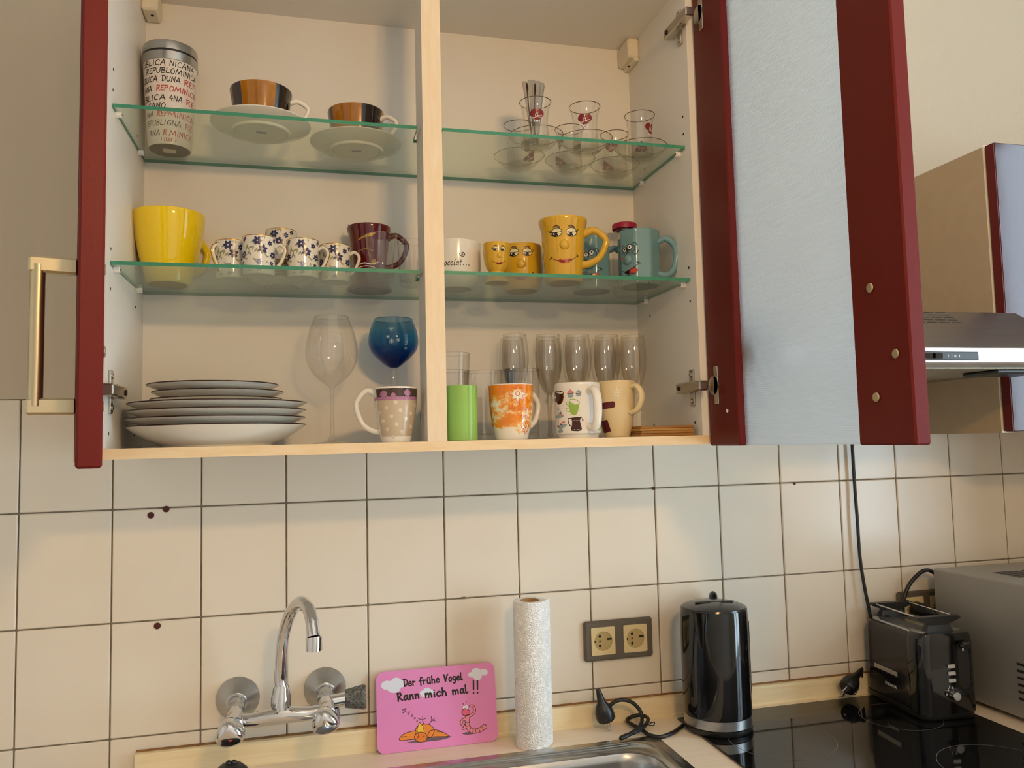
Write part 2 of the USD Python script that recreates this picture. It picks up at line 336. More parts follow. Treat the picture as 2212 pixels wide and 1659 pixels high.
# wall behind the units: plaster above, 15 x 20 cm tiles below, each tile a piece
wb = numbered('/World', 'wall_back'); UsdGeom.Xform.Define(stage, wb); keys(stage.GetPrimAtPath(wb), kind='structure')
part(wb, 'plaster', bx(XL, XR, 0.003, 0.15, 1.5905, ZC), M_wall, label='rough plaster above the tiles')
part(wb, 'masonry', bx(XL, XR, 0.0035, 0.15, 0.0, 1.5905), M_grout, label='grey brown grout between the tiles')
TW, TH, ZT, J = 0.152, 0.203, 1.59, 0.0013
rng = random.Random(5)
for i in range(-6, 19):
    for k in range(4):
        z1_, z0_ = ZT - k * TH, max(ZT - (k + 1) * TH, 0.905)
        t = bx(i * TW + J, (i + 1) * TW - J, rng.uniform(-0.0002, 0.0002), 0.005, z0_ + J, z1_ - J, 0.0016)
        part(wb, 'tile', t, M_tile)
for hx, hz, hr in ((0.2431, 1.3846, 0.0058), (0.2171, 1.3747, 0.0058), (0.2297, 1.1744, 0.0058), (1.2139, 1.3867, 0.0032), (1.5552, 1.3848, 0.003)):
    part(wb, 'wall_plug', mv(cat([cyl(hr, 0.0012, 20), mv(cyl(hr * 0.55, 0.0014, 16), (0, 0, 0))]), (hx, 0.0001, hz), AX['-y']), M_red_plug, label='dark red plug in a drilled hole')
part(wb, 'chip', mv(hull([(x, y, z) for x, y in ((-.007, 0), (.007, 0), (-.003, .003), (.004, .0034)) for z in (0, .0006)]), (0.795, 0.0001, 1.1842), AX['-y']), M_grout, label='dark chip at a tile edge')

# worktop, strip along the wall, base units
ZW = 0.914
wt = manifold3d.Manifold.cube((2.32, 0.60, 0.038)).translate((0.12, -0.602, ZW - 0.038)) - manifold3d.Manifold.cube((0.60, 0.405, 0.2)).translate((0.535, -0.548, ZW - 0.1)) 
single('worktop', wt, M_work, 'pale beige laminate worktop running along the tiled wall', 'worktop')
prof = [(0, 0), (-0.0175, 0), (-0.0178, 0.003), (-0.0172, 0.006), (-0.0163, 0.0068), (-0.0163, 0.036), (-0.0150, 0.0415), (-0.0, 0.0425)]
ringA = np.array([(0.197, y - 0.0002, ZW + z) for y, z in prof]); ringB = ringA.copy(); ringB[:, 0] = 2.44
st = numbered('/World', 'trim_1'); UsdGeom.Xform.Define(stage, st); keys(stage.GetPrimAtPath(st), kind='structure', label='maple coloured sealing strip between worktop and tiles')
part(st, 'strip', loft([ringA, ringB]), M_strip, 25)
part(st, 'sealant', bx(0.197, 2.44, -0.006, -0.0002, ZW + 0.0425, ZW + 0.0445), mat('old_sealant', '#6a4424', 0.6, noise=(25, '#a07336', 0.2)), label='brown old sealant line on top of the strip')
bc = thing('base_cabinet', 'row of beige base cabinets under the worktop', 'cabinet', (0, 0, 0))
part(bc, 'carcass', bx(0.14, 2.43, -0.555, -0.004, 0.1, 0.70), M_beige)
part(bc, 'plinth', bx(0.14, 2.43, -0.50, -0.10, 0.0, 0.1), M_dark)
part(bc, 'rail', bx(0.14, 2.43, -0.575, -0.556, 0.70, ZW - 0.039), M_beige)
part(bc, 'rear_rail', bx(0.14, 2.43, -0.03, -0.004, 0.70, ZW - 0.039), M_beige)
for k in range(4): part(bc, 'door', bx(0.145 + k * 0.571, 0.145 + (k + 1) * 0.571 - 0.006, -0.576, -0.556, 0.105, 0.695, 0.002), M_burg)

fg = thing('daylight_blocker', 'tall white fridge shape added out of view right of the worktop to block daylight', 'daylight_blocker', (2.46, -.02, 0))  # added unseen fridge shape that keeps window daylight off the right-hand tiles
part(fg, 'housing', bx(0, .62, -.66, 0, .03, 1.86, .008), M_whitep); part(fg, 'door', bx(0, .62, -.715, -.665, .05, 1.86, .012), M_whitep); part(fg, 'handle', bx(.05, .075, -.755, -.715, .9, 1.3, .006), M_steel)
for x in (.05, .57):
    for y in (-.62, -.06): part(fg, 'foot', mv(cyl(.02, .031, 16), (x, y, 0)), M_blackp)
# ============================================================ the open wall cabinet
CB, CT = 1.481, 2.349
X0, X1, X2, X3 = 0.1913, 0.2073, 1.175, 1.191
YFR, YBK = -0.306, -0.036
cab = thing('wall_cabinet', 'white wall cabinet with both burgundy doors open, full of cups and glasses', 'cabinet')
part(cab, 'side_panel', bx(X0, X1, YFR, -0.002, CB + 0.016, CT - 0.016), M_carc)
part(cab, 'side_panel', bx(X2, X3, YFR, -0.002, CB + 0.016, CT - 0.016), M_carc)
part(cab, 'bottom_panel', bx(X0, X3, YFR + 0.001, -0.002, CB, CB + 0.016), M_carc)
part(cab, 'edge_band', bx(X0, X3, YFR - 0.0005, YFR + 0.001, CB, CB + 0.016), M_maple, label='pale maple front edge of the bottom board')
part(cab, 'top_panel', bx(X0, X3, YFR, -0.002, CT - 0.016, CT), M_carc)
part(cab, 'back_panel', bx(X1, X2, YBK, YBK + 0.004, CB + 0.016, CT - 0.016), M_carc)
part(cab, 'center_post', bx(0.6862, 0.7186, YFR, -0.226, CB + 0.016, CT - 0.016, 0.0008), M_carc, label='white sides of the middle post')
part(cab, 'post_edge', bx(0.6864, 0.7184, YFR - 0.0008, YFR, CB + 0.016, CT - 0.016), M_maple_v, label='pale maple front of the middle post')
part(cab, 'hanging_bracket', cat([bx(X1, 0.236, YBK - 0.052, YBK, 2.292, 2.333, 0.004)]), M_cream, 30)
part(cab, 'hanging_bracket', cat([bx(1.150, X2, YBK - 0.060, YBK, 2.290, 2.333, 0.004), bx(1.163, X2, YBK - 0.058, YBK, 2.284, 2.292, 0.002)]), M_cream, 30)
for x, y, z in ((0.224, YBK - 0.03, 2.2918), (1.163, YBK - 0.03, 2.2838)): part(cab, 'screw_hole', mv(cyl(0.003, 0.0006, 12), (x, y, z - 0.0004)), M_dark)
Z1, Z2, ZB = 2.0306, 1.7833, 1.497
for zs in (Z1, Z2):
    for X, s in ((X1, 1), (X2, -1)):
        for y in (-0.262, -0.093):
            part(cab, 'shelf_pin', mv(cat([cyl(0.0032, 0.010, 12), mv(bx(-0.0035, 0.0035, -0.0045, 0.0045, 0, 0.010, 0.001), (-0.002 * s, 0, 0))]), (X, y, zs - 0.0105), AX['x' if s > 0 else '-x']), M_whitep, 30)
for X, s in ((X1, 1), (X2, -1)):
    for y, zz in ((-0.279, (2.087, 2.054, 1.803, 1.741, 1.52)), (-0.101, (2.049, 1.743, 1.80, 1.52))):
        for z in zz: part(cab, 'pin_hole', mv(cyl(0.0024, 0.0003, 10), (X, y, z), AX['x' if s > 0 else '-x']), M_dark)

def hinge(X, s, z, dy):
    h = node(cab, 'hinge', (X, YFR + dy, z))
    wing = [(0, -.032), (.006, -.032), (.009, -.026), (.009, .026), (.006, .032), (0, .032)]
    part(h, 'mounting_plate', cat([bx(min(0, s * .004), max(0, s * .004), -.006, .010, -.033, .033, .0012), bx(min(0, s * .012), max(0, s * .012), -.012, .034, -.008, .008, .0015)]), M_nickel, 30)
    part(h, 'screw', cat([mv(cyl(.0042, .0025, 14, .0006), (s * .0035, .003, zz), AX['x' if s > 0 else '-x']) for zz in (-.024, .024)]), M_nickel, 30)
    part(h, 'hinge_arm', cat([bx(min(s * .006, s * .019), max(s * .006, s * .019), -.03, .036, -.0095, .0095, .002), bx(min(s * .002, s * .019), max(s * .002, s * .019), -.058, -.026, -.0085, .0085, .002)]), M_nickel, 30)
    part(h, 'adjuster_screw', mv(cyl(.0045, .002, 14, .0005), (s * .0187, .022, 0), AX['x' if s > 0 else '-x']), M_dark)
hinge(X2, -1, 1.583, .026); hinge(X2, -1, 2.255, .020); hinge(X1, 1, 1.583, .026); hinge(X1, 1, 2.255, .026)

M_frost = usdkit.material(stage, '/World/Looks/ribbed_glass', {
    'tc': ('texture_coordinate', {}), 'sx': ('separate_xyz', {}), 'mu': ('math', dict(math_type='multiply', value2=2 * math.pi / 0.0032)), 'sn': ('math', dict(math_type='sine')),
    'bp': ('bump', dict(strength=1.0, distance=0.0009)), 'g': ('glossy_bsdf', dict(color=(0.9, 0.92, 0.92), roughness=0.22)), 'tl': ('translucent_bsdf', dict(color=(0.92, 0.93, 0.92))),
    'd': ('diffuse_bsdf', dict(color=(0.62, 0.63, 0.62))), 't': ('transparent_bsdf', dict(color=(0.93, 0.95, 0.94))), 'rf': ('refraction_bsdf', dict(color=(0.95, 0.96, 0.95), roughness=0.45, IOR=1.12)),
    'm1': ('mix_closure', dict(fac=0.4)), 'm2': ('mix_closure', dict(fac=0.45)), 'm4': ('mix_closure', dict(fac=0.18)), 'm3': ('mix_closure', dict(fac=0.10))},
    [('tc.object', 'sx.vector'), ('sx.z', 'mu.value1'), ('mu.value', 'sn.value1'), ('sn.value', 'bp.height'), ('bp.normal', 'g.normal'), ('bp.normal', 'd.normal'), ('bp.normal', 'rf.normal'), ('tl.BSDF', 'm1.closure1'), ('d.BSDF', 'm1.closure2'),
     ('m1.closure', 'm2.closure1'), ('rf.BSDF', 'm2.closure2'), ('m2.closure', 'm4.closure1'), ('t.BSDF', 'm4.closure2'), ('m4.closure', 'm3.closure1'), ('g.BSDF', 'm3.closure2')], surface='m3.closure')

def cabinet_door(loc, rot, s, label):
    """Hinge edge at the origin, inner face in y=0, outer face at y=-0.022; s=1 closes towards +x, -1 towards -x."""
    d = node(cab, 'cabinet_door', loc, rot, label)
    zb, zt = 1.478 - loc[2], 2.36 - loc[2]
    def X(a, b): return (min(s * a, s * b), max(s * a, s * b))
    for a, b in ((0.0, 0.100), (0.396, 0.496)): part(d, 'stile', bx(*X(a, b), -.022, 0, zb, zt, .0022), M_burg)
    part(d, 'pane', bx(*X(0.099, 0.397), -.0170, -.0120, zb + .001, zt), M_frost, label='ribbed frosted glass')
    for z in (1.6754, 1.5377): part(d, 'screw', mv(cyl(.0062, .0028, 18, .0012), (s * .434, -.0002, z), AX['y']), M_gold, 30)
    part(d, 'bumper', mv(cyl(.0058, .0025, 18, .001), (s * .472, -.0002, 1.588), AX['y']), M_gold, 30)
    part(d, 'bumper', mv(cyl(.0034, .0012, 14, .0005), (s * .0655, -.0002, 1.537), AX['y']), M_whitep, 30)
    for z in (1.583, 2.255):
        part(d, 'cup_flange', cat([bx(*X(.026, .040), -.0005, .0022, z - .033, z + .033, .0008), mv(cyl(.0165, .0026, 24), (s * .024, -.0004, z), AX['y'])]), M_nickel, 30)
    hb = tube([(s * .434, -.056, z) for z in np.linspace(1.5377, 1.6754, 4)], .0068, 16)
    part(d, 'handle', cat([hb] + [cat([bx(*X(.428, .440), -.064, -.0215, z - .008, z + .008, .002)]) for z in (1.5377, 1.6754)]), M_gold, 30, label='brushed metal bow handle')
cabinet_door((0.191, -0.309, 0), -75.2, 1, 'left door, seen along its edge')
cabinet_door((1.1865, -0.310, 0), 90.0, -1, 'right door, its inner side showing')

for zs, lab in ((Z1, 'upper clear glass shelf with green edge, carrying saucers and tea glasses'), (Z2, 'lower clear glass shelf with green edge, carrying mugs with faces')):
    g = thing('glass_shelf', lab, 'shelf', (0, 0, zs))
    o = Polygon([(X1 + .001, YBK - .001), (X1 + .001, -.2833), (.681, -.2833), (.681, -.222), (.7235, -.222), (.7235, -.2833), (X2 - .001, -.2833), (X2 - .001, YBK - .001)])
    v, f = tri2(o)
    part(g, 'sheet', cat([(np.c_[v, np.full(len(v), 0.0)], f), (np.c_[v, np.full(len(v), -.006)], f[:, ::-1])]), M_shelf)
    c = np.array(o.exterior.coords)[:-1]; k = len(c)
    part(g, 'polished_edge', (np.vstack([np.c_[c, np.full(k, -.006)], np.c_[c, np.zeros(k)]]), np.array([(i, (i + 1) % k, k + (i + 1) % k, k + i) for i in range(k)])), M_edge, label='green polished edge')

# ============================================================ right neighbour: cabinet, extractor hood
RX0 = 1.843
rc = thing('wall_cabinet', 'beige wall cabinet with blue shining door, right of the extractor hood', 'cabinet')
part(rc, 'carcass', bx(RX0, RX0 + 0.60, -0.283, -0.002, 1.488, 2.074), M_beige)
part(rc, 'edge_band', bx(RX0, RX0 + 0.016, -0.2845, -0.283, 1.488, 2.078), M_cream)
M_blue = mat('burgundy_high_gloss', '#3a0d14', 0.09, spec=0.32, bump=(22, 0.10, 0.0012))
part(rc, 'door', bx(RX0 + .004, RX0 + .598, -.308, -.287, 1.490, 2.075, .0015), M_blue)
part(rc, 'door_edge', bx(RX0 + .0025, RX0 + .0041, -.3075, -.2875, 1.491, 2.074), M_burg)
hood = thing('extractor_hood', 'stainless steel extractor hood with vent slots and slider switch', 'extractor hood')
HX0, HX1 = 1.243, 1.8415
hp = [(-.012, 1.604), (-.012, 1.7215), (-.335, 1.7210), (-.464, 1.6365), (-.465, 1.612), (-.456, 1.604)]
part(hood, 'housing', loft([np.array([(HX0, y, z) for y, z in hp]), np.array([(HX1, y, z) for y, z in hp])]), M_steel, label='brushed sloping hood body')
part(hood, 'front_lip', bx(HX0, HX1, -.469, -.464, 1.6085, 1.6365, .0018), mat('lip_steel', '#b9b2b3', 0.36, 1.0), label='bright front lip')
part(hood, 'control_panel', bx(1.28, 1.6145, -.4710, -.4688, 1.6135, 1.6285, .001), M_blackp)
part(hood, 'slider_switch', cat([bx(1.503, 1.538, -.4716, -.4708, 1.6165, 1.6255, .0003), bx(1.522, 1.538, -.4750, -.4712, 1.6165, 1.6255, .001)]), M_black)
two = stroke([(1.5502, 1.6225), (1.5512, 1.6232), (1.5522, 1.6224), (1.5503, 1.6193), (1.5524, 1.6193)], .0007, False)
sym = U([two, stroke([(1.5585, 1.6192), (1.5585, 1.6230)], .0008), ell(1.5655, 1.6213, .0019, .0019).difference(ell(1.5655, 1.6213, .0011, .0011)), stroke([(1.5655, 1.6187), (1.5655, 1.6194)], .001), ell(1.5735, 1.6222, .0014, .0012).difference(ell(1.5735, 1.6222, .0006, .0005)), ell(1.5735, 1.6200, .0014, .0012).difference(ell(1.5735, 1.6200, .0006, .0005))])
part(hood, 'switch_symbols', mv(slab(sym), (0, -.4713, 0)), M_wprint)
sl = math.hypot(.129, .0845); dy, dz = -.129 / sl, -.0845 / sl
for r in range(5):
    for c in range(14):
        t = .0045 + r * .0111; x1 = 1.6733 - c * .027; x0 = x1 - .0224
        y, z = -.335 + dy * t, 1.7213 + dz * t
        q = np.array([(x0, y, z), (x1, y, z), (x1, y + dy * .0028, z + dz * .0028), (x0, y + dy * .0028, z + dz * .0028)])
        part(hood, 'vent_slot', (np.vstack([q, q - [0, 0, .001]]), np.array([(0, 3, 2, 1), (7, 4, 5, 6), (0, 1, 5, 4), (1, 2, 6, 5), (2, 3, 7, 6), (3, 0, 4, 7)])), M_dark)
part(hood, 'grease_filter', bx(HX0 + .02, HX1 - .02, -.44, -.04, 1.6015, 1.6045), mat('filter_mesh', '#8b8270', 0.5, 0.7, bump=(300, 0.6, 0.002)))
part(hood, 'lamp_cover', bx(HX1 - .15, HX1 - .03, -.43, -.35, 1.594, 1.6025, .003), M_blackp)

# ============================================================ things on the upper glass shelf
def rz(x, y): return -math.degrees(math.atan2(x - 0.5, 1.6 + y))          # fronts face the middle of the kitchen
def profr(pts):
    """Radius as a function of height from outside profile points."""
    p = np.asarray(pts, float); o = np.argsort(p[:, 1], kind='stable'); return lambda z: float(np.interp(z, p[o, 1], p[o, 0]))
def cup_body(out, t=0.003, floor=0.005, foot=0.0):
    """Outside profile (r, z) bottom to top -> closed wall with rounded rim and a floor inside."""
    o = [tuple(p) for p in out]; r1, z1 = o[-1]
    top = [(r1 - t * 0.25, z1 + t * 0.45), (r1 - t * 0.75, z1 + t * 0.45)]
    inn = [(max(r - t, 0.002), max(z, floor)) for r, z in o[::-1] if z > floor * 0.9]
    return [(0, o[0][1] + foot)] + ([(o[0][0] - 0.003, o[0][1] + foot)] if foot else []) + o + top + inn + [(0, floor)]
def handle(r0, z0, reach, z1, r1=None, thick=0.004, flat=1.0, bulge=0.0):
    """Ear from the wall (r0, z0) out to reach and back to (r1, z1), in the xz plane."""
    r1 = r0 if r1 is None else r1; h = z0 - z1
    pts = [(r0 - .003, 0, z0), (r0 + (reach - r0) * .45, 0, z0 + h * .10 + bulge), (reach - .001, 0, z0 - h * .16), (reach, 0, z0 - h * .42), (r1 + (reach - r1) * .72, 0, z1 + h * .20), (r1 + (reach - r1) * .25, 0, z1 + h * .02), (r1 - .003, 0, z1)]
    p = spline(pts, 6); r = thick * (1 + 0.35 * np.abs(np.linspace(-1, 1, len(p))) ** 3)
    return tube(p, r, 12, flat, up=(0, 1, 0))

# travel tumbler
tb = thing('travel_tumbler', 'tall white travel tumbler with black and red lettering and steel lid', 'tumbler', (0.259, -0.088, Z1), rz(.259, -.088))
TO = [(.0355, .0), (.0368, .004), (.0455, .150)]
part(tb, 'body', lathe([(0, .0015), (.0345, .0015)] + TO + [(0, .150)], 64), mat('tumbler_white', '#e3dcd8', 0.2), 40)
part(tb, 'base_disc', lathe([(0, 0), (.0335, 0), (.0345, .0016), (0, .0016)], 48), mat('base_grey', '#3c3a38', 0.5), label='dark grey base')
part(tb, 'price_label', mv(slab(sbox(-.011, -.010, .011, .010)), (0, 0, -.0003), RX(90) @ RZ(0)), mat('label_paper', '#cfcabb', 0.7), label='small paper label under the base')
part(tb, 'steel_ring', lathe([(.0455, .150), (.0468, .1505), (.0466, .1655), (.0455, .1660), (0, .166)], 64), M_chrome_w, 40)
part(tb, 'seal', lathe([(.0458, .1655), (.0462, .1660), (.0462, .1685), (.0456, .1690)], 64), M_blackp, label='black seal ring')
part(tb, 'lid', lathe([(.0455, .1688), (.0466, .1692), (.0462, .1830), (.0450, .1852), (0, .1856)], 64), M_chrome_w, 40)
lines = [(1, [('UBLICA', 180, 440, 0), ('NICANA', 470, 730, 0)], 400), (2, [('REPUBL', 232, 480, 0), ('OMINICA', 480, 750, 0)], 495), (3, [('BLICA', 180, 350, 0), ('DUNA', 388, 592, 0), ('REP', 625, 745, 1)], 595),
         (4, [('ANA', 195, 290, 0), ('REP', 335, 462, 1), ('OMINICA', 470, 745, 1)], 710), (5, [('BLICA', 220, 440, 0), ('4NA', 470, 615, 0), ('RE', 650, 735, 1)], 825), (6, [('CANO', 250, 440, 0)], 922),
         (7, [('NA', 240, 312, 0), ('REP', 345, 455, 1), ('MINICA', 460, 728, 1)], 1020), (8, [('EPUBLI', 245, 440, 0), ('GNA', 448, 604, 0), ('RE', 645, 722, 1)], 1130), (9, [('ANA', 262, 380, 0), ('R', 408, 455, 1), ('MINICA', 475, 715, 1)], 1255), (10, [('UBLI', 380, 560, 1)], 1350)]
tr = profr(TO); bl, rd = [], []
for k, segs, yy in lines:
    v0 = .150 * (1385 - yy) / 1035 - .0045; R_ = 290 - 45 * (yy - 350) / 1035
    for t, xa, xb, col in segs:
        ua, ub = [tr(v0) * math.asin(max(-.96, min(.96, (q - 481) / R_))) for q in (xa, xb)]
        (rd if col else bl).append(write(t, ua, v0, .0098, .0013, .12, ub - ua))
clipz = sbox(-.2, .004, .2, .1485)
for nm, g, c in (('black_lettering', bl, M_kprint), ('red_lettering', rd, mat('red_print', '#b8281f', 0.45))):
    g = U(g).intersection(clipz); V_, F_ = tri2(_Bag(grid_cut(g, .004, .01)))
    r_ = np.array([tr(z) for z in V_[:, 1]]); th = V_[:, 0] / r_
    part(tb, nm, (np.c_[(r_ + .0003) * np.sin(th), -(r_ + .0003) * np.cos(th), V_[:, 1]], F_), c)

# two black and amber cups on saucers
SAU = [(0, .0032), (.042, .0032), (.0435, .0005), (.0465, 0), (.0485, .0008), (.0495, .0045), (.060, .0068), (.074, .0115), (.0825, .0158), (.0832, .0170), (.0822, .0172), (.073, .0140), (.058, .0092), (.040, .0062), (.034, .0056), (0, .0056)]
def saucer(loc, rot, label, src=None):
    if src: return dup(src, loc, rot, label)
    s = thing('saucer', label, 'saucer', loc, rot, 'plain white saucers under amber cups')
    part(s, 'dish', lathe(SAU, 72), M_white, 30)
    part(s, 'maker_stamp', mv(slab(U([sbox(-.0085, -.0045, .0085, .0035), sbox(-.012, .0048, .012, .0058)])), (.0, 0, .0030), RX(90)), mat('stamp_blue', '#6b74a0', 0.5), label='blue maker stamp under the foot')
    return s
s0 = saucer((.423, -.197, Z1), 8, 'white saucer near the tumbler, nearer the shelf front, under an amber cup')
saucer((.587, -.138, Z1), -12, 'white saucer farther back, next to the middle post, under an amber cup', s0)
M_amber = mat('amber_glaze', '#b87d22', 0.1, coat=.4, noise=(70, '#8f5a14', 0.3), stretch=(1, 1, .12))
M_brown = mat('dark_brown_glaze', '#1e120c', 0.08, coat=.5)
CO = [(.0300, .0), (.0330, .002), (.0395, .003), (.0425, .010), (.0515, .066)]
def amber_cup(loc, rot, label):
    c = thing('coffee_cup', label, 'cup', loc, rot)
    part(c, 'body', lathe(cup_body(CO, .0028, .005), 72), M_white, 40)
    r_ = profr(CO)
    def band(a0, a1, m, nm, lab):
        o = [(r_(z) + .0004, z) for z in np.linspace(.0045, .0655, 10)] + [(.0512, .0678), (.0500, .0682)]
        part(c, nm, lathe(o, max(6, int((a1 - a0) / 5)), a0, a1), m, 40, label=lab)
    for a in (-122, -2, 118): band(a, a + 68, M_amber, 'amber_panel', None); band(a + 68, a + 120, M_brown, 'brown_panel', None)
    part(c, 'handle', handle(.047, .050, .078, .012, .043, .0038), M_white, 40, label='white ear')
    drips = U([stroke([(x, .0045), (x + .0004, .0105 + .002 * (i % 2))], .0012, False) for i, x in enumerate((-.018, -.009, .001, .009, .017, .024))])
    part(c, 'brown_drips', wrap(drips, lambda z: r_(z) + .0004), M_brown)
    return c
amber_cup((.423, -.197, Z1 + .0062), -5, 'black and amber striped coffee cup on the saucer close to the tumbler')
amber_cup((.587, -.138, Z1 + .0062), -28, 'black and amber striped coffee cup on the saucer close to the middle post')

# six tea glasses on glass saucers
GL = [(.0215, .0), (.0238, .0012), (.0245, .004), (.0242, .012), (.0228, .030), (.0222, .044), (.0234, .060), (.0262, .074), (.0290, .0845)]
GS = [(.0, .0030), (.018, .0030), (.0195, .0005), (.0225, .0), (.0245, .0012), (.034, .0085), (.044, .0180), (.0498, .0255)]
M_rimg = mat('dull_gold_rim', '#7c6a52', 0.25, 0.9)
M_heart = mat('dark_red_print', '#7a1418', 0.35)
heart0 = U([ell(-.0062, .006, .0075, .0082, -18), ell(.0062, .006, .0075, .0082, 18), shape([(-.0125, .004), (.0125, .004), (.0085, -.0035), (.0, -.0135), (-.0085, -.0035)])]).difference(shape([(-.0016, .016), (.0016, .016), (.0008, .0075), (-.0008, .0075)]))
scr = U([stroke([(-.0075, -.0045), (-.002, -.0020), (.006, .0012), (.0095, .0022)], .0007), stroke([(-.0085, -.0018), (-.004, -.0026), (.001, -.0010), (.007, -.0024)], .0006), stroke([(-.003, -.001), (-.003, .0035)], .0007, False), stroke([(.001, -.001), (.001, .003)], .0007, False), stroke([(-.0035, .0035), (.002, .0035)], .0006, False), stroke([(-.002, .0052), (.002, .0052)], .0006, False), stroke([(-.0005, .0005), (.0025, .0010), (.004, -.0012)], .0006)])
word = write('teri', -.0055, -.0108, .0052, .0009, width=.011)
FONT_OK = True
def tea_glass(loc, rot, label):
    g = thing('tea_glass', label, 'glass', loc, rot, 'waisted tea glasses with dark red heart prints')
    part(g, 'bowl', lathe([(0, .0003), (.0205, .0003)] + GL, 48), M_clear, True)
    part(g, 'base', lathe([(0, .0058), (.018, .0058), (.0232, .0068)], 40), M_clear, True)
    part(g, 'gold_rim', ring(.0290, .0845, .0007, 48, 6), M_rimg)
    r_ = profr(GL)
    body = affinity.scale(heart0, .92, .92, origin=(0, 0))
    part(g, 'heart_print', wrap(affinity.translate(body.difference(U([scr, word])), 0, .050), r_), M_heart)
    part(g, 'white_script', wrap(affinity.translate(U([scr, word]), 0, .050), lambda z: r_(z) + .0001), M_wprint)
    return g
def glass_saucer(loc, rot, label):
    g = thing('glass_saucer', label, 'saucer', loc, rot, 'clear glass saucers with heart prints')
    part(g, 'dish', lathe(GS, 64), M_clear, True)
    part(g, 'gold_rim', ring(.0498, .0255, .0006, 64, 6), M_rimg)
    h = affinity.scale(heart0, .95, .95, origin=(0, 0)); r0 = .036
    v, f = tri2(_Bag(grid_cut(h.difference(scr), .004, .004)))
    rr = r0 - v[:, 1] * .85; zz = np.array([float(np.interp(r, [p[0] for p in GS[5:]], [p[1] for p in GS[5:]])) for r in rr]) - .0004
    th = v[:, 0] / r0
    part(g, 'heart_print', (np.c_[rr * np.sin(th), -rr * np.cos(th), zz], f), M_heart)
    return g
tea = [(.909, -.217, 'leftmost'), (1.006, -.215, 'middle'), (1.125, -.197, 'right-hand')]
back = [(.905, -.108, 'left'), (1.011, -.108, 'middle'), (1.112, -.096, 'right-hand')]
rots_g = [(4, -22), (-20, 150), (48, -30)]
sA = glass_saucer((.909, -.217, Z1), 190, 'clear glass saucer under the tea glass that holds the spoons')
gA = tea_glass((.909, -.217, Z1 + .0033), -10, 'tea glass with red heart holding a bundle of teaspoons')
dup(sA, (1.006, -.215, Z1), 120, 'clear glass saucer under the middle tea glass of the front row')
dup(gA, (1.006, -.215, Z1 + .0033), -20, 'tea glass with red heart facing forward, middle of the front row')
dup(sA, (1.125, -.197, Z1), -22, 'clear glass saucer at the right end of the front row, heart print forward')
dup(gA, (1.125, -.197, Z1 + .0033), 35, 'tea glass at the right end of the front row, heart print at its side')
dup(sA, (.905, -.108, Z1), 20, 'clear glass saucer in the back row behind the glass with the spoons')
dup(gA, (.905, -.108, Z1 + .0033), 120, 'tea glass in the back row behind the glass with the spoons')
dup(sA, (1.011, -.108, Z1), -55, 'clear glass saucer in the back row, middle one')
dup(gA, (1.011, -.108, Z1 + .0033), -85, 'tea glass in the back row, middle one')
dup(sA, (1.112, -.096, Z1), -50, 'clear glass saucer in the back row, beside the right side panel')
dup(gA, (1.112, -.096, Z1 + .0033), -40, 'tea glass in the back row, beside the right side panel')
M_spoon = mat('old_silver', '#8f8578', 0.28, 1.0)
def spoon(loc, tilt, az, label, src=None):
    s = thing('teaspoon', label, 'spoon', loc, 0, 'teaspoons standing in the tea glass')
    R = RZ(az) @ RY(tilt)
    st = [(0, 0, .0), (0, 0, .022), (0, 0, .06), (0, 0, .095), (0, 0, .118)]
    V1 = tube(spline(st, 4), np.interp(np.linspace(0, 1, 17), [0, .2, .6, .85, .97, 1], [.0030, .0018, .0032, .0050, .0056, .0036]), 10, .22, up=(0, 1, 0))
    part(s, 'stem', mv(V1, (0, 0, 0), R), M_spoon, 40)
    bw = trimesh.creation.icosphere(2, 1.0); bv = np.array(bw.vertices) * [.0022, .0065, .010] + [0, 0, .008]
    part(s, 'spoon_bowl', mv((bv, np.array(bw.faces)), (0, 0, 0), R), M_spoon, 60)
for k, (ox, oy, tl, az, sc) in enumerate(((-.010, .002, -5.5, 0, 'far left'), (-.005, -.003, -2.6, 0, 'second from left'), (.0, .003, 0, 0, 'tallest, in the middle'), (.005, -.003, 2.6, 0, 'second from right'), (.010, .002, 5.5, 0, 'far right'))):
    spoon((.907 + ox * .55, -.217 + oy, Z1 + .0105 + (0.004 if k == 2 else 0)), tl, az, f'silver teaspoon in the tea glass, {sc} of the bundle')

# ============================================================ things on the lower glass shelf
# big yellow cup
YO = [(.0335, 0), (.0355, .0012), (.0370, .004), (.0420, .020), (.0500, .052), (.0560, .085), (.0598, .113), (.0606, .1235)]
yc = thing('jumbo_cup', 'plain bright yellow jumbo cup against the left side panel', 'cup', (.261, -.101, Z2), rz(.261, -.101))
M_yel = mat('yellow_glaze', '#f8d600', 0.07, coat=.5)
part(yc, 'body', lathe(cup_body(YO, .004, .008), 80), M_yel, 40)
part(yc, 'handle', mv(handle(.054, .085, .082, .030, .046, .006), (0, 0, 0), RZ(38)), M_yel, 40)

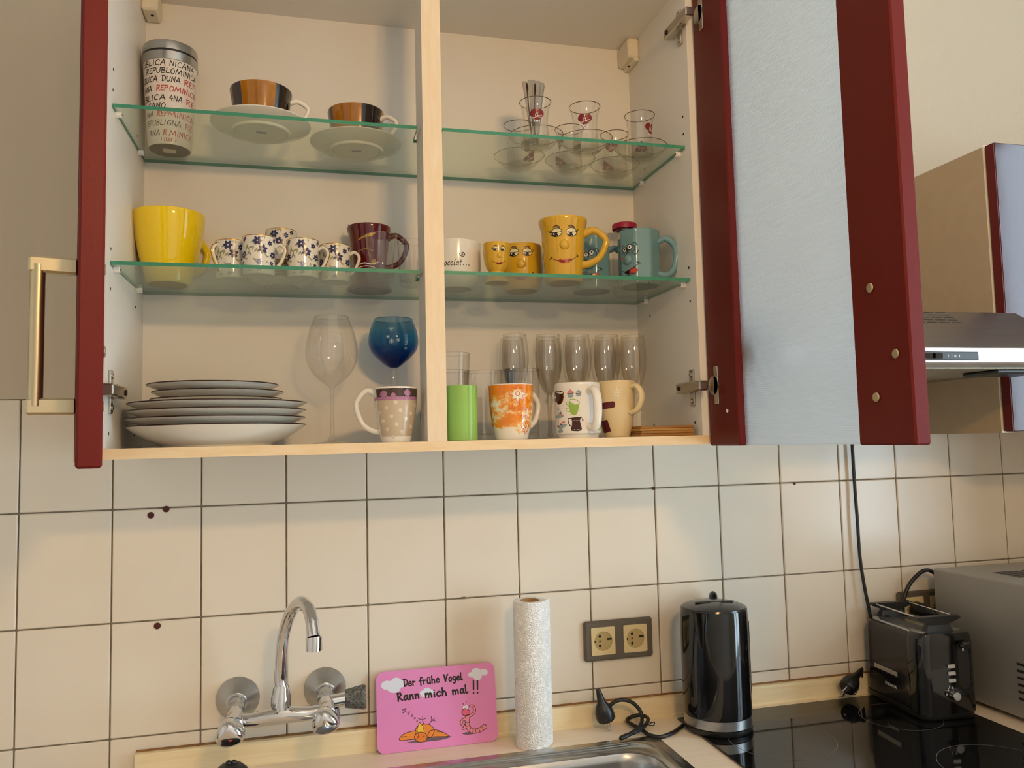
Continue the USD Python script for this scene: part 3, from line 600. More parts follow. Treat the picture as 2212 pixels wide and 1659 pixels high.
# blue flowered demitasse cups with gold handles, one on a pile of saucers
DO = [(.0235, 0), (.0255, .001), (.0262, .003), (.0264, .010), (.0276, .064)]
M_china = mat('bone_china', '#ebe6da', 0.09, coat=.3)
M_goldt = mat('gilding', '#d39a3c', 0.18, 1.0)
M_flo = mat('flower_blue', '#34345f', 0.25); M_flo2 = mat('flower_pale_blue', '#8f95b8', 0.25); M_leaf = mat('leaf_olive', '#9a9d7c', 0.25)
def flower(x, y, r, k=6, a=0.0): return U([ell(x + .55 * r * math.cos(a + i * 2 * math.pi / k), y + .55 * r * math.sin(a + i * 2 * math.pi / k), .52 * r, .30 * r, math.degrees(a) + i * 360 / k) for i in range(k)])
def leaf(x, y, l, a): return affinity.translate(affinity.rotate(shape([(-l, 0), (0, l * .28), (l, 0), (0, -l * .28)], True), a, origin=(0, 0)), x, y)
SF = .0001276
def fl(x, y): return ((x - 640) * SF, (745 - y) * SF)
fpos = [(620, 315, 58, 0), (690, 425, 60, .3), (838, 490, 46, .2), (785, 335, 36, .5), (440, 265, 24, 0), (425, 480, 44, .6), (640, 590, 40, .1), (868, 290, 28, 0), (822, 600, 32, .4), (640, 700, 34, .2), (520, 720, 30, .5)]
lpos = [(525, 235, 30, 60), (560, 225, 24, 110), (600, 440, 36, 50), (735, 505, 40, -50), (540, 400, 46, 20), (470, 400, 50, 70), (445, 540, 36, -20), (690, 255, 36, 30), (740, 590, 30, 70), (560, 330, 34, 10), (500, 470, 44, 60), (580, 560, 28, -40)]
dark, pale, leaves, hearts = [], [], [], []
for rep in range(3):
    du_ = rep * 2 * math.pi / 3 * .0270
    for i, (x, y, r, a) in enumerate(fpos):
        u, v = fl(x, y); (pale if i in (6, 9, 10) else dark).append(flower(u + du_, v, r * SF, 6, a)); hearts.append(ell(u + du_, v, r * SF * .16, r * SF * .16))
    for x, y, l, a in lpos:
        u, v = fl(x, y); leaves += [leaf(u + du_, v, l * SF, a), leaf(u + du_ + l * SF * .6, v - l * SF * .3, l * SF * .7, a + 55)]
rD = profr(DO)
def demitasse(loc, rot, label):
    c = thing('demitasse_cup', label, 'cup', loc, rot, 'blue flowered demitasse cups')
    part(c, 'body', lathe(cup_body(DO, .0022, .004, .0012), 56), M_china, 40)
    lim = sbox(-.03, .004, .2, .0625)
    for nm, g, m_, o in (('leaf_print', leaves, M_leaf, .00015), ('pale_flower_print', pale, M_flo2, .0002), ('flower_print', dark, M_flo, .0003), ('flower_centres', hearts, M_wprint, .0004)):
        part(c, nm, wrap(U(g).intersection(lim), lambda z: rD(z), R=.0270, off=o, du=.003, dv=.008), m_)
    part(c, 'gold_rim', ring(.0268, .0648, .0009, 56, 6), M_goldt)
    hp_ = spline([(.0255, 0, .050), (.034, 0, .0545), (.0415, 0, .0490), (.0425, 0, .0400), (.036, 0, .0240), (.0265, 0, .0120)], 7)
    part(c, 'handle', mv(tube(hp_, .0028, 10, 1.3, up=(0, 1, 0)), (0, 0, 0), RZ(-8)), M_china, 40)
    hg = spline([(.0345, 0, .0575), (.0432, 0, .0510), (.0450, 0, .0400), (.0382, 0, .0225), (.0290, 0, .0105)], 7)
    part(c, 'gold_line', mv(tube(hg, .0011, 8, 1.6, up=(0, 1, 0)), (0, 0, 0), RZ(-8)), M_goldt, 40)
    return c
d0 = demitasse((.419, -.197, Z2), rz(.419, -.197), 'flowered gold-rimmed demitasse cup in front, right after the cup whose handle points left')
dup(d0, (.372, -.160, Z2), rz(.372, -.16) - 128, 'flowered demitasse cup whose gold handle points left, nearest the big yellow cup')
dup(d0, (.491, -.187, Z2), rz(.491, -.187), 'flowered gold-rimmed demitasse cup in front of the pile of saucers')
dup(d0, (.546, -.158, Z2), rz(.546, -.158), 'flowered demitasse cup nearest the burgundy mug')
for k in range(5):
    g = thing('demitasse_saucer', f'flowered demitasse saucer in the pile under a cup, {("lowest", "second from the bottom", "third from the bottom", "fourth from the bottom", "topmost")[k]}', 'saucer', (.452, -.100, Z2 + k * .0072), 0, 'pile of demitasse saucers') if k == 0 else None
    if k == 0:
        part(g, 'dish', lathe([(0, .001), (.027, .001), (.028, 0), (.031, 0), (.032, .0012), (.046, .0068), (.0545, .0108), (.0545, .0120), (.045, .0088), (.030, .0036), (0, .003)], 56), M_china, 30)
        part(g, 'gold_rim', ring(.0546, .0114, .0008, 56, 6), M_goldt); ds = g
    else: dup(ds, (.452, -.100, Z2 + k * .0072), 0, f'flowered demitasse saucer in the pile under a cup, {("lowest", "second from the bottom", "third from the bottom", "fourth from the bottom", "topmost")[k]}')
dup(d0, (.452, -.100, Z2 + 5 * .0072 + .0028), 100, 'flowered demitasse cup standing on the pile of saucers at the back')

# burgundy mug with a spoon, two tumblers
BO = [(.0400, 0), (.0425, .0015), (.0430, .004), (.0365, .012), (.0290, .024), (.0300, .040), (.0345, .075), (.0375, .098), (.0385, .108), (.0412, .114), (.0418, .120)]
bm = thing('footed_mug', 'burgundy footed mug with golden print and a spoon in it', 'mug', (.612, -.084, Z2), rz(.612, -.084))
M_bur = mat('burgundy_glaze', '#5d0f14', 0.1, coat=.4)
part(bm, 'body', lathe(cup_body(BO, .004, .026), 64), M_bur, 40)
part(bm, 'handle', mv(handle(.036, .100, .070, .044, .031, .005), (0, 0, 0), RZ(-10)), M_bur, 40)
rB = profr(BO)
part(bm, 'gold_print', wrap(U([stroke([(-.018, .092), (-.004, .099), (.010, .103)], .003), stroke([(-.010, .096), (.002, .098), (.006, .1)], .0035), shape([(.004, .050), (.010, .056), (.013, .048), (.008, .044)], True), stroke([(-.02, .070), (-.006, .074), (.008, .070)], .0012)]), rB), mat('gold_print', '#b58a2a', 0.35))
part(bm, 'white_print', wrap(U([stroke([(-.022, .044), (-.010, .048), (.004, .046), (.016, .050)], .0022), stroke([(-.020, .040), (-.006, .0425), (.01, .040)], .0014)]), rB), M_wprint)
sp = thing('teaspoon', 'dark teaspoon leaning in the burgundy mug', 'spoon', (.600, -.080, Z2 + .030))
part(sp, 'stem', mv(tube([(0, 0, 0), (0, 0, .05), (0, 0, .085), (0, 0, .102)], [.003, .0016, .0026, .001], 10, .5, up=(0, 1, 0)), (0, 0, 0), RY(-15)), M_spoon, 40)
TO1 = [(.0190, 0), (.0215, .0008), (.0224, .004), (.0220, .012), (.0205, .028), (.0220, .046), (.0262, .066), (.0286, .0845)]
g1 = thing('tumbler_glass', 'waisted clear tumbler standing in front of the burgundy mug', 'glass', (.627, -.173, Z2))
part(g1, 'bowl', lathe([(0, .0003)] + TO1, 56), M_clear, True); part(g1, 'base', lathe([(0, .010), (.017, .009), (.0214, .011)], 48), M_clear, True); part(g1, 'rim', ring(.0286, .0845, .0007, 56, 6), M_clear, True)
g2 = thing('tumbler_glass', 'clear tumbler next to the middle post, right of the waisted one', 'glass', (.6855, -.141, Z2))
TO2 = [(.0200, 0), (.0226, .0008), (.0232, .004), (.0236, .030), (.0250, .055), (.0262, .0835)]
part(g2, 'bowl', lathe([(0, .0003)] + TO2, 56), M_clear, True); part(g2, 'base', lathe([(0, .009), (.018, .008), (.0226, .010)], 48), M_clear, True); part(g2, 'rim', ring(.0262, .0835, .0007, 56, 6), M_clear, True)

# white chocolate bowl
WO = [(.0290, 0), (.0325, .0015), (.0390, .008), (.0455, .020), (.0490, .040), (.0505, .0845)]
wc = thing('breakfast_bowl', 'white breakfast bowl with black script, half behind the middle post', 'bowl', (.770, -.121, Z2), rz(.77, -.121))
part(wc, 'body', lathe(cup_body(WO, .004, .006), 72), M_white, 40)
rW = profr(WO)
curl = LineString([(.0145 + .0055 * (1 - t) * math.cos(3 + t * 9.5), .0575 + .0055 * (1 - t) * math.sin(3 + t * 9.5)) for t in np.linspace(0, .92, 30)]).buffer(.0006)
part(wc, 'black_script', wrap(U([write('Chocolat', -.034, .0365, .0115, .0011, .25, .046), ell(.0155, .0375, .0009, .0009), ell(.0205, .0375, .0009, .0009), ell(.0255, .0375, .0009, .0009), curl]), rW, off=.0004), M_kprint)

# mugs with faces
M_mug = mat('honey_yellow_glaze', '#dcae2c', 0.10, coat=.4, noise=(9, '#d2a322', 0.3))
M_eye = mat('eye_white', '#e8dcae', 0.25); M_lip = mat('lip_red', '#b02420', 0.25); M_ink = mat('ink_black', '#120d0c', 0.3); M_tong = mat('tongue_red', '#c23a2c', 0.25)
F3 = 7.373
def face_lady(ox, oy, s, lash=True):
    """Eyes looking down under heavy lids, long lashes, red lips; coordinates of a drawing about the nose."""
    def T(g): return S(g, ox, oy, s)
    we, ink, wh = [], [], []
    for sx, cx in ((1, 1370), (1, 1600)):
        cy = 215; e = ell(cx, cy, 82, 66, -8)
        we.append(e); ink.append(e.buffer(5).difference(e.buffer(-4)))
        ink.append(stroke([(cx - 78, cy - 6), (cx, cy + 4), (cx + 82, cy - 8)], 8).intersection(e.buffer(4)))
        pu = ell(cx - 30, cy + 28, 38, 40).intersection(e).intersection(sbox(cx - 100, cy - 2, cx + 100, cy + 90)); ink.append(pu.difference(ell(cx - 40, cy + 22, 12, 14)))
        ink.append(ell(cx + 12, cy + 26, 12, 34, 0).intersection(e).difference(ell(cx + 14, cy + 18, 5, 12)))
        ink.append(stroke([(cx - 50, cy - 78), (cx, cy - 92), (cx + 52, cy - 66)], 7)); ink.append(stroke([(cx - 48, cy - 92), (cx - 6, cy - 108), (cx + 44, cy - 90)], 9) if 0 else stroke([(cx - 46, cy - 95), (cx, cy - 106), (cx + 44, cy - 88)], 9))
    for k, (x, y) in enumerate(((1245, 180), (1255, 200), (1275, 168))): ink.append(stroke([(1300, 215 - k * 6), (1275 + k * 4, 205 - k * 4), (x, y)], 7))
    for k, (x, y) in enumerate(((1708, 158), (1700, 185))): ink.append(stroke([(1665, 210 - k * 4), (1688, 195), (x, y)], 8))
    ink.append(stroke([(1275, 595), (1330, 630), (1385, 655), (1480, 680), (1580, 655), (1640, 615), (1690, 570)], 7)); ink += [stroke([(1262, 620), (1274, 600), (1290, 590)], 9), stroke([(1672, 560), (1690, 572), (1698, 590)], 9)]
    lips = shape([(1375, 655), (1420, 636), (1470, 648), (1530, 632), (1600, 630), (1560, 680), (1500, 700), (1440, 692)], True)
    ink.append(stroke([(1385, 656), (1470, 662), (1590, 634)], 4))
    return [(T(U(we)), M_eye), (T(U(ink)), M_ink), (T(lips), M_lip)]
def put_face(p, fc, rad, names=('eye_whites', 'face_lines', 'lips')):
    for k, (g, m_) in enumerate(fc): part(p, names[k], wrap(g, rad, off=.0003 + (.00025 if m_ is M_ink else .0001), du=.003, dv=.006), m_)
def nose(p, rad, z, r, m_):
    y = -rad(z); s = trimesh.creation.icosphere(3, r); v = np.array(s.vertices) * [1, .62, 1]
    part(p, 'nose', (v + [0, y + r * .12, z], np.array(s.faces)), m_, True)
sF = .0001168
EO = [(.0215, 0), (.0228, .0012), (.0215, .006), (.0135, .016), (.0130, .0205), (.0185, .0270), (.0225, .038), (.0240, .052), (.0247, .0715)]
ec = thing('egg_cup', 'small yellow egg cup with a lady face beside the white bowl', 'egg cup', (.835, -.190, Z2), rz(.835, -.19) + 14)
part(ec, 'body', lathe(cup_body(EO, .003, .030), 56), M_mug, 40)
rE = profr(EO); put_face(ec, face_lady(1490, 395, sF * .50, 0) if 0 else [(affinity.translate(g, 0, .0485), m_) for g, m_ in face_lady(1490, 395, sF * .50)], rE); nose(ec, rE, .0470, .0050, M_mug)
BO2 = [(.0300, 0), (.0330, .0015), (.0380, .012), (.0410, .030), (.0415, .060), (.0410, .0865)]
yb = thing('face_mug', 'low yellow mug with a lady face between egg cup and tall yellow mug', 'mug', (.902, -.115, Z2), rz(.902, -.115))
part(yb, 'body', lathe(cup_body(BO2, .004, .006), 64), M_mug, 40)
rY = profr(BO2); put_face(yb, [(affinity.translate(g, 0, .0490), m_) for g, m_ in face_lady(1490, 395, sF * .95)], rY); nose(yb, rY, .0465, .0092, M_mug)
MO = [(.0300, 0), (.0325, .0015), (.0335, .004), (.0360, .030), (.0395, .075), (.0410, .098), (.0450, .111), (.0454, .116)]
ym = thing('face_mug', 'tall yellow mug with a heavy-lidded lady face and big handle', 'mug', (.960, -.203, Z2), rz(.96, -.203) + 4)
part(ym, 'body', lathe(cup_body(MO, .004, .006), 72), M_mug, 40)
rM = profr(MO); put_face(ym, [(affinity.translate(g, 0, .0660), m_) for g, m_ in face_lady(1490, 395, sF)], rM); nose(ym, rM, .0645, .0095, M_mug)
part(ym, 'handle', mv(handle(.0400, .0900, .0780, .0330, .0370, .0060), (0, 0, 0), RZ(-12)), M_mug, 40)

M_blu = mat('dusty_blue_glaze', '#6e959c', 0.12, coat=.3)
def face_silly(s):
    """Round crossed eyes, red-tipped nose, tongue out; drawing coordinates about the nose."""
    we, ink = [], []
    for cx, cy, R_, ix, iy, ir, px_, py_ in ((460, 735, 62, 460, 697, 44, 462, 695), (592, 690, 80, 570, 657, 50, 572, 655)):
        o = ell(cx, cy, R_, R_ * 1.12, 10); ink.append(o.buffer(4).difference(o.buffer(-5)))
        e = ell(ix, iy, ir, ir * 1.1); we.append(e); ink.append(e.buffer(6).difference(e.buffer(-5))); ink.append(ell(px_, py_, 15, 17))
    for p_ in ([(395, 645), (410, 615), (432, 595)], [(645, 575), (685, 585), (716, 630)], [(650, 812), (705, 805), (735, 740)], [(380, 815), (390, 845), (408, 860)], [(395, 1110), (440, 1130), (520, 1120), (640, 1070), (735, 998)], [(695, 972), (735, 972), (770, 1008)], [(465, 1212), (510, 1228), (555, 1205)]): ink.append(stroke(p_, 11))
    ink.append(shape([(430, 1128), (520, 1120), (560, 1110), (545, 1185), (500, 1188), (455, 1160)], True))
    tg = shape([(545, 1130), (610, 1095), (670, 1080), (702, 1115), (690, 1165), (640, 1182), (585, 1172), (540, 1182)], True); ink.append(tg.buffer(7).difference(tg))
    return [(S(U(we), 515, 900, s), M_wprint), (S(U(ink), 515, 900, s), M_ink), (S(tg, 515, 900, s), M_tong)]
B2 = [(.0355, 0), (.0385, .0015), (.0392, .004), (.0398, .100), (.0402, .104)]
def blue_mug(loc, rot, label):
    b_ = thing('face_mug', label, 'mug', loc, rot)
    v, f = lathe(cup_body(B2, .004, .006), 64)
    a = np.arctan2(v[:, 1], v[:, 0]); r = np.hypot(v[:, 0], v[:, 1]); k = np.cos(math.pi / 8) / np.cos((a + math.pi / 2 + math.pi / 8) % (math.pi / 4) - math.pi / 8)
    k = 1 + (np.minimum(k * 1.02, 1.03) - 1) * (r > .037); v[:, 0] *= k; v[:, 1] *= k
    part(b_, 'body', (v, f), M_blu, 24)
    rr = lambda z: profr(B2)(z) * 1.012
    put_face(b_, [(affinity.translate(g, 0, .0470), m_) for g, m_ in face_silly(9.6e-5)], rr, ('eye_whites', 'face_lines', 'tongue'))
    nose(b_, rr, .0470, .0090, M_blu)
    part(b_, 'nose_tip', mv(cyl(.0022, .0006, 14), (-.0035, -.0470, .0480), AX['-y']), M_tong, label='red spot on the nose')
    part(b_, 'handle', mv(tube(spline([(.037, 0, .084), (.052, 0, .0885), (.068, 0, .075), (.0715, 0, .050), (.064, 0, .026), (.050, 0, .018), (.037, 0, .022)], 7), .0062, 12, 1.0, up=(0, 1, 0)), (0, 0, 0), RZ(22)), M_blu, 40)
    return b_
blue_mug((1.116, -.190, Z2), rz(1.116, -.19) - 32, 'dusty blue octagonal mug with silly tongue-out face, at the right front')
blue_mug((1.040, -.128, Z2), rz(1.04, -.128) - 4, 'dusty blue mug with silly face half hidden behind the tall yellow mug')
JO = [(.0220, 0), (.0250, .001), (.0262, .004), (.0262, .100), (.0245, .115), (.0215, .125), (.0215, .140)]
jr = thing('jam_jar', 'small clear jar with a crimson screw lid behind the blue mug', 'jar', (1.130, -.090, Z2))
part(jr, 'bowl', lathe([(0, .0003)] + JO, 48), M_clear, True)
part(jr, 'lid', lathe([(.0245, .1385), (.0250, .1390), (.0252, .1480), (.0240, .1500), (0, .1502)], 48), mat('crimson_lid', '#a3123f', 0.35), 40)
for k in range(2): part(jr, 'thread', ring(.0222, .130 + k * .004, .0008, 40, 6), M_clear, True)

# ============================================================ things on the cabinet floor
M_rimb = mat('dark_brown_rim', '#2a120d', 0.3); M_plate = mat('old_china', '#f0ebdf', 0.16)
def plate(r, h, loc, label, deep=False):
    """loc at the foot."""
    p = thing('dinner_plate' if not deep else 'soup_plate', label, 'plate', loc, 0, 'stack of brown-rimmed plates')
    f = r * .62
    if deep: pr = [(0, .002), (f - .006, .002), (f - .004, 0), (f, 0), (f + .002, .003), (r * .80, h * .42), (r * .93, h * .76), (r, h), (r - .0016, h + .0012), (r * .92, h * .80), (r * .76, h * .46), (f - .004, .0075), (0, .007)]
    else: pr = [(0, .002), (f - .006, .002), (f - .004, 0), (f, 0), (f + .002, .0025), (r * .74, .0045), (r * .90, h * .70), (r, h), (r - .0014, h + .0012), (r * .89, h * .78), (r * .72, .0078), (f - .004, .0062), (0, .006)]
    part(p, 'dish', lathe(pr, 88), M_plate, 30)
    part(p, 'brown_rim', ring(r - .0006, h + .0010, .0011, 88, 6), M_rimb)
    return p
cx, cy = .354, -.186
plate(.1405, .0330, (cx, cy, ZB), 'deep plate at the bottom of the stack, its white underside showing', True)
zz = ZB + .0120 + .0135
for k, lab in enumerate(('large brown-rimmed plate just above the deep plate', 'large brown-rimmed plate, third from the bottom of the stack', 'large brown-rimmed plate, topmost of the large ones')):
    plate(.1405, .0200, (cx + (-.001, .0005, .0015)[k], cy + (.001, -.001, 0)[k], zz + k * .0122), lab)
for k, lab in enumerate(('small brown-rimmed plate, lowest of the three small ones', 'small brown-rimmed plate, middle one of the three small ones', 'small brown-rimmed plate on top of the stack')):
    plate(.1035, .0150, (cx + (-.002, .000, -.0075)[k], cy + (.0, .002, -.001)[k], zz + .0366 + k * .0118), lab)
# wine glass, blue goblet
wg = thing('wine_glass', 'tall clear wine glass standing alone beside the plates', 'glass', (.540, -.130, ZB))
WB = [(.0042, .100), (.0075, .104), (.016, .110), (.030, .122), (.0400, .137), (.0455, .155), (.0458, .172), (.0420, .194), (.0365, .212), (.0300, .2285)]
part(wg, 'bowl', lathe(spline(WB, 4), 64), M_clear, True); part(wg, 'rim', ring(.0300, .2285, .0006, 56, 6), M_clear, True)
part(wg, 'stem', lathe(spline([(.010, .0045), (.0048, .014), (.0037, .040), (.0036, .080), (.0046, .101)], 4), 24), M_clear, True)
part(wg, 'foot', lathe([(0, .0002), (.0325, .0002), (.0335, .0010), (.0330, .0018), (.016, .0042), (.009, .0060)], 48), M_clear, True)
M_bluegl = usdkit.material(stage, '/World/Looks/blue_goblet_glass', {'tc': ('texture_coordinate', {}), 'sx': ('separate_xyz', {}), 'mr': ('map_range', dict(from_min=.148, from_max=.222, clamp=True)),
    'rp': ('rgb_ramp', dict(ramp=[(0, (.01, .10, .42)), (.25, (.02, .22, .58)), (.55, (.10, .46, .74)), (1, (.44, .68, .82))])), 't': ('transparent_bsdf', {}), 'd': ('translucent_bsdf', {}), 'm0': ('mix_closure', dict(fac=.22)), 'lw': ('layer_weight', dict(blend=.5)), 'p5': ('math', dict(math_type='power', value2=5.0)), 'fr': ('math', dict(math_type='multiply_add', value2=.92, value3=.04)), 'g': ('glossy_bsdf', dict(color=(1, 1, 1), roughness=0.0)), 'm': ('mix_closure', {})},
    [('tc.object', 'sx.vector'), ('sx.z', 'mr.value'), ('mr.result', 'rp.fac'), ('rp.color', 't.color'), ('rp.color', 'd.color'), ('t.BSDF', 'm0.closure1'), ('d.BSDF', 'm0.closure2'), ('m0.closure', 'm.closure1'), ('lw.facing', 'p5.value1'), ('p5.value', 'fr.value1'), ('fr.value', 'm.fac'), ('g.BSDF', 'm.closure2')], surface='m.closure')
gb = thing('goblet', 'blue glass goblet on a clear stem behind the polka dot mug', 'glass', (.652, -.118, ZB))
GB = [(.0062, .1375), (.0090, .1385), (.020, .146), (.0330, .158), (.0425, .170), (.0462, .1835), (.0455, .198), (.0410, .214), (.0355, .2275)]
part(gb, 'bowl', lathe(spline(GB, 4), 64), M_bluegl, True, label='blue bowl, darker towards the stem'); part(gb, 'rim', ring(.0355, .2275, .0007, 56, 6), M_bluegl, True)
part(gb, 'stem', lathe(spline([(.011, .0045), (.0060, .016), (.0052, .060), (.0056, .110), (.0085, .1375)], 4), 24), M_clear, True)
part(gb, 'foot', lathe([(0, .0002), (.034, .0002), (.035, .0012), (.018, .0040), (.010, .0055)], 48), M_clear, True)
rG = profr(spline(GB, 4))
def star(x, y, r): return U([LineString([(x - r * math.cos(a), y - r * math.sin(a)), (x + r * math.cos(a), y + r * math.sin(a))]).buffer(.0003) for a in (0, .785, 1.57, 2.356)])
part(gb, 'etched_stars', wrap(U([star(-.008, .204, .005), star(-.008, .182, .0045), star(.004, .184, .0035), star(.018, .170, .003), star(-.014, .190, .003)]), rG, off=.0004), mat('etched', '#9cc4cf', 0.6))
# dark green bowl-like bottle behind the post
dg = thing('vase', 'dark green round glass vase hidden behind the middle post', 'vase', (.745, -.105, ZB))
part(dg, 'body', lathe(spline([(.020, 0.0), (.034, .012), (.0435, .042), (.041, .065), (.026, .085), (.018, .095)], 5), 48), mat('dark_green_glass', '#12301a', 0.08), True)
# polka dot mug
PO = [(.0230, 0), (.0245, .0015), (.0255, .006), (.0262, .010), (.0310, .034), (.0345, .062), (.0358, .086), (.0358, .0895)]
pm = thing('mug', 'beige polka dot mug with brown and pink flower border', 'mug', (.640, -.262, ZB), rz(.64, -.262))
part(pm, 'body', lathe(cup_body(PO, .003, .006, .001), 64), M_white, 40)
part(pm, 'handle', mv(handle(.0345, .080, .0640, .018, .0280, .0044), (0, 0, 0), RZ(180 - 6)), M_white, 40)
rP = profr(PO); s5 = .0001525
def q5(x, y): return ((x - 590) * s5, (1545 - y) * s5)
field = sbox(-.0345, .0095, .07, .0875)
part(pm, 'beige_field', wrap(field.intersection(sbox(-.1, .0, .1, .0705)), rP, R=.033, off=.00015), mat('beige_print', '#c9b79d', 0.16))
part(pm, 'brown_border', wrap(sbox(-.0345, .0690, .07, .0880), rP, R=.033, off=.0002), mat('brown_print', '#4a3a30', 0.16))
dots = [q5(x, y) for x, y in ((590, 1120), (493, 1178), (640, 1205), (545, 1268), (457, 1315), (695, 1295), (598, 1352), (503, 1405), (655, 1432), (560, 1488), (415, 1225), (745, 1240), (745, 1380), (800, 1150), (810, 1300))]
part(pm, 'white_dots', wrap(U([ell(x, y, .0030, .0032) for x, y in dots]), rP, off=.0003), mat('dot_print', '#ddd3c2', 0.16))
scal = U([ell(-.034 + i * .0042, .0712 + .0005 * (i % 2), .0030, .0030) for i in range(20)] + [flower(*q5(x, y), r * s5, 8, .2) for x, y, r in ((525, 940, 30), (650, 938, 36), (465, 1030, 38), (565, 1045, 28), (715, 1020, 36), (775, 940, 30), (395, 950, 30), (840, 950, 30))])
part(pm, 'pink_flowers', wrap(scal.intersection(sbox(-.0345, 0, .034, .088)), rP, off=.0004), mat('pink_print', '#b07a9c', 0.2))
# green beaker
gc = thing('beaker', 'plain light green straight beaker beside the middle post', 'cup', (.754, -.250, ZB))
part(gc, 'body', lathe(cup_body([(.0250, 0), (.0262, .0012), (.0264, .002), (.0264, .0925)], .003, .005), 64), mat('spring_green', '#93c25c', 0.12, coat=.3), 40)
# clear tumblers
def tumbler(loc, r, h, label, rb=None):
    t = thing('tumbler_glass', label, 'glass', loc); rb = rb or r * .86
    part(t, 'bowl', lathe([(0, .0003), (rb - .003, .0003), (rb, .0035), (rb + (r - rb) * .4, h * .35), (r, h)], 56), M_clear, True)
    part(t, 'base', lathe([(0, .011), (rb * .8, .010), (rb, .013)], 48), M_clear, True); part(t, 'rim', ring(r, h, .0007, 56, 6), M_clear, True)
    return t
tumbler((.812, -.155, ZB), .0355, .1270, 'clear tumbler in the middle, behind green beaker and orange mug')
tumbler((.876, -.181, ZB), .0370, .1275, 'clear wide tumbler behind the orange mug')
tumbler((.7465, -.190, ZB), .0330, .1250, 'clear tumbler behind the green beaker, lower one of a nested pair', .0275)
tumbler((.7465, -.190, ZB + .0300), .0345, .1260, 'clear tumbler nested upright in another, behind the green beaker', .0262)
# orange mug
OO = [(.0265, 0), (.0280, .0015), (.0290, .006), (.0340, .026), (.0378, .058), (.0390, .085), (.0393, .0935)]
om = thing('mug', 'orange and white marbled mug with flower and script', 'mug', (.841, -.250, ZB), rz(.841, -.25))
M_orm = usdkit.material(stage, '/World/Looks/orange_marbling', {'tc': ('texture_coordinate', {}), 'mp': ('mapping', dict(scale=(1, 1, 1.5), location=(.3, .1, .2))), 'nz': ('noise_texture', dict(scale=34, detail=7, roughness=.68)), 'n2': ('noise_texture', dict(scale=22, detail=2)),
    'rp': ('rgb_ramp', dict(ramp=[(.40, lin('#e88410')), (.50, lin('#ee9a33')), (.56, lin('#f0d3a0')), (.62, lin('#efe9dc'))])), 'sx': ('separate_xyz', {}), 'mr': ('map_range', dict(from_min=.004, from_max=.026, to_min=.26, to_max=0.0, clamp=True)), 'm2': ('map_range', dict(from_min=.074, from_max=.092, to_min=0.0, to_max=-.2, clamp=True)), 'ad': ('math', dict(math_type='add')), 'a2': ('math', dict(math_type='add')), 'p': ('principled_bsdf', dict(roughness=.12, coat_weight=.3))},
    [('tc.object', 'mp.vector'), ('mp.vector', 'nz.vector'), ('tc.object', 'sx.vector'), ('sx.z', 'mr.value'), ('sx.z', 'm2.value'), ('nz.fac', 'ad.value1'), ('mr.result', 'ad.value2'), ('ad.value', 'a2.value1'), ('m2.result', 'a2.value2'), ('a2.value', 'rp.fac'), ('rp.color', 'p.base_color')], surface='p.BSDF')
ob = cup_body(OO, .0032, .006); part(om, 'body', lathe(ob[:8], 72), M_orm, 40)
part(om, 'white_inside', lathe(ob[7:], 72), M_white, 40, label='white rim and inside')
part(om, 'handle', mv(handle(.0375, .074, .0600, .022, .0325, .0050), (0, 0, 0), RZ(38)), M_white, 40)
rO = profr(OO); sO = .000195
def qO(g): return S(g, 1000, 945, sO)
fo = U([stroke([(1058 + 62 * math.cos(a) * (1 + .28 * math.cos(8 * a)), 548 + 62 * math.sin(a) * (1 + .28 * math.cos(8 * a))) for a in np.linspace(0, 2 * math.pi, 65)], 5, False), ell(1058, 548, 20, 20).difference(ell(1058, 548, 15, 15)), stroke([(1072, 610), (1072, 640), (1060, 660)], 6)])
f2 = U([stroke([(1160 + 46 * math.cos(a) * (1 + .3 * math.cos(8 * a)), 840 + 46 * math.sin(a) * (1 + .3 * math.cos(8 * a))) for a in np.linspace(0, 2 * math.pi, 65)], 6, False), ell(1160, 840, 13, 13).difference(ell(1160, 840, 8, 8))])
part(om, 'orange_script', wrap(U([qO(fo), qO(f2), write('Ta', .0245, .0615, .0095, .0008, .2, .010), write('Meilleure', -.006, .0490, .0100, .0008, .2, .044), write('Amie', .0150, .0345, .0105, .0008, .2, .020)]), rO, R=.037, off=.0003), mat('orange_print', '#d9661a', 0.2))
# white mug with crockery pictures
CO2 = [(.0350, 0), (.0355, .0015), (.0362, .0055), (.0400, .0085), (.0408, .013), (.0408, .092), (.0402, .0955)]
cm = thing('mug', 'white mug printed with cups, cupcakes and a jug', 'mug', (.963, -.250, ZB), rz(.963, -.25))
part(cm, 'body', lathe(cup_body(CO2, .0035, .008), 72), M_white, 40)
part(cm, 'handle', mv(tube(spline([(.038, 0, .080), (.052, 0, .0835), (.0625, 0, .072), (.0645, 0, .048), (.060, 0, .026), (.051, 0, .0165), (.038, 0, .021)], 7), .0062, 14, 1.3, up=(0, 1, 0)), (0, 0, 0), RZ(-58)), M_white, 40)
rC = profr(CO2); sC = 8.0e-5
def qC(g): return S(g, 665, 1368, sC)
bro = U([shape([(170, 355), (200, 325), (300, 330), (375, 365), (370, 420), (355, 430), (372, 450), (345, 560), (305, 615), (250, 630), (215, 590), (190, 500), (205, 450)], False), stroke([(195, 385), (170, 380), (175, 410), (205, 425)], 14), stroke([(200, 490), (172, 500), (175, 540), (210, 550)], 14)]).difference(shape([(205, 345), (250, 340), (330, 362), (362, 385), (300, 395), (225, 370)], True))
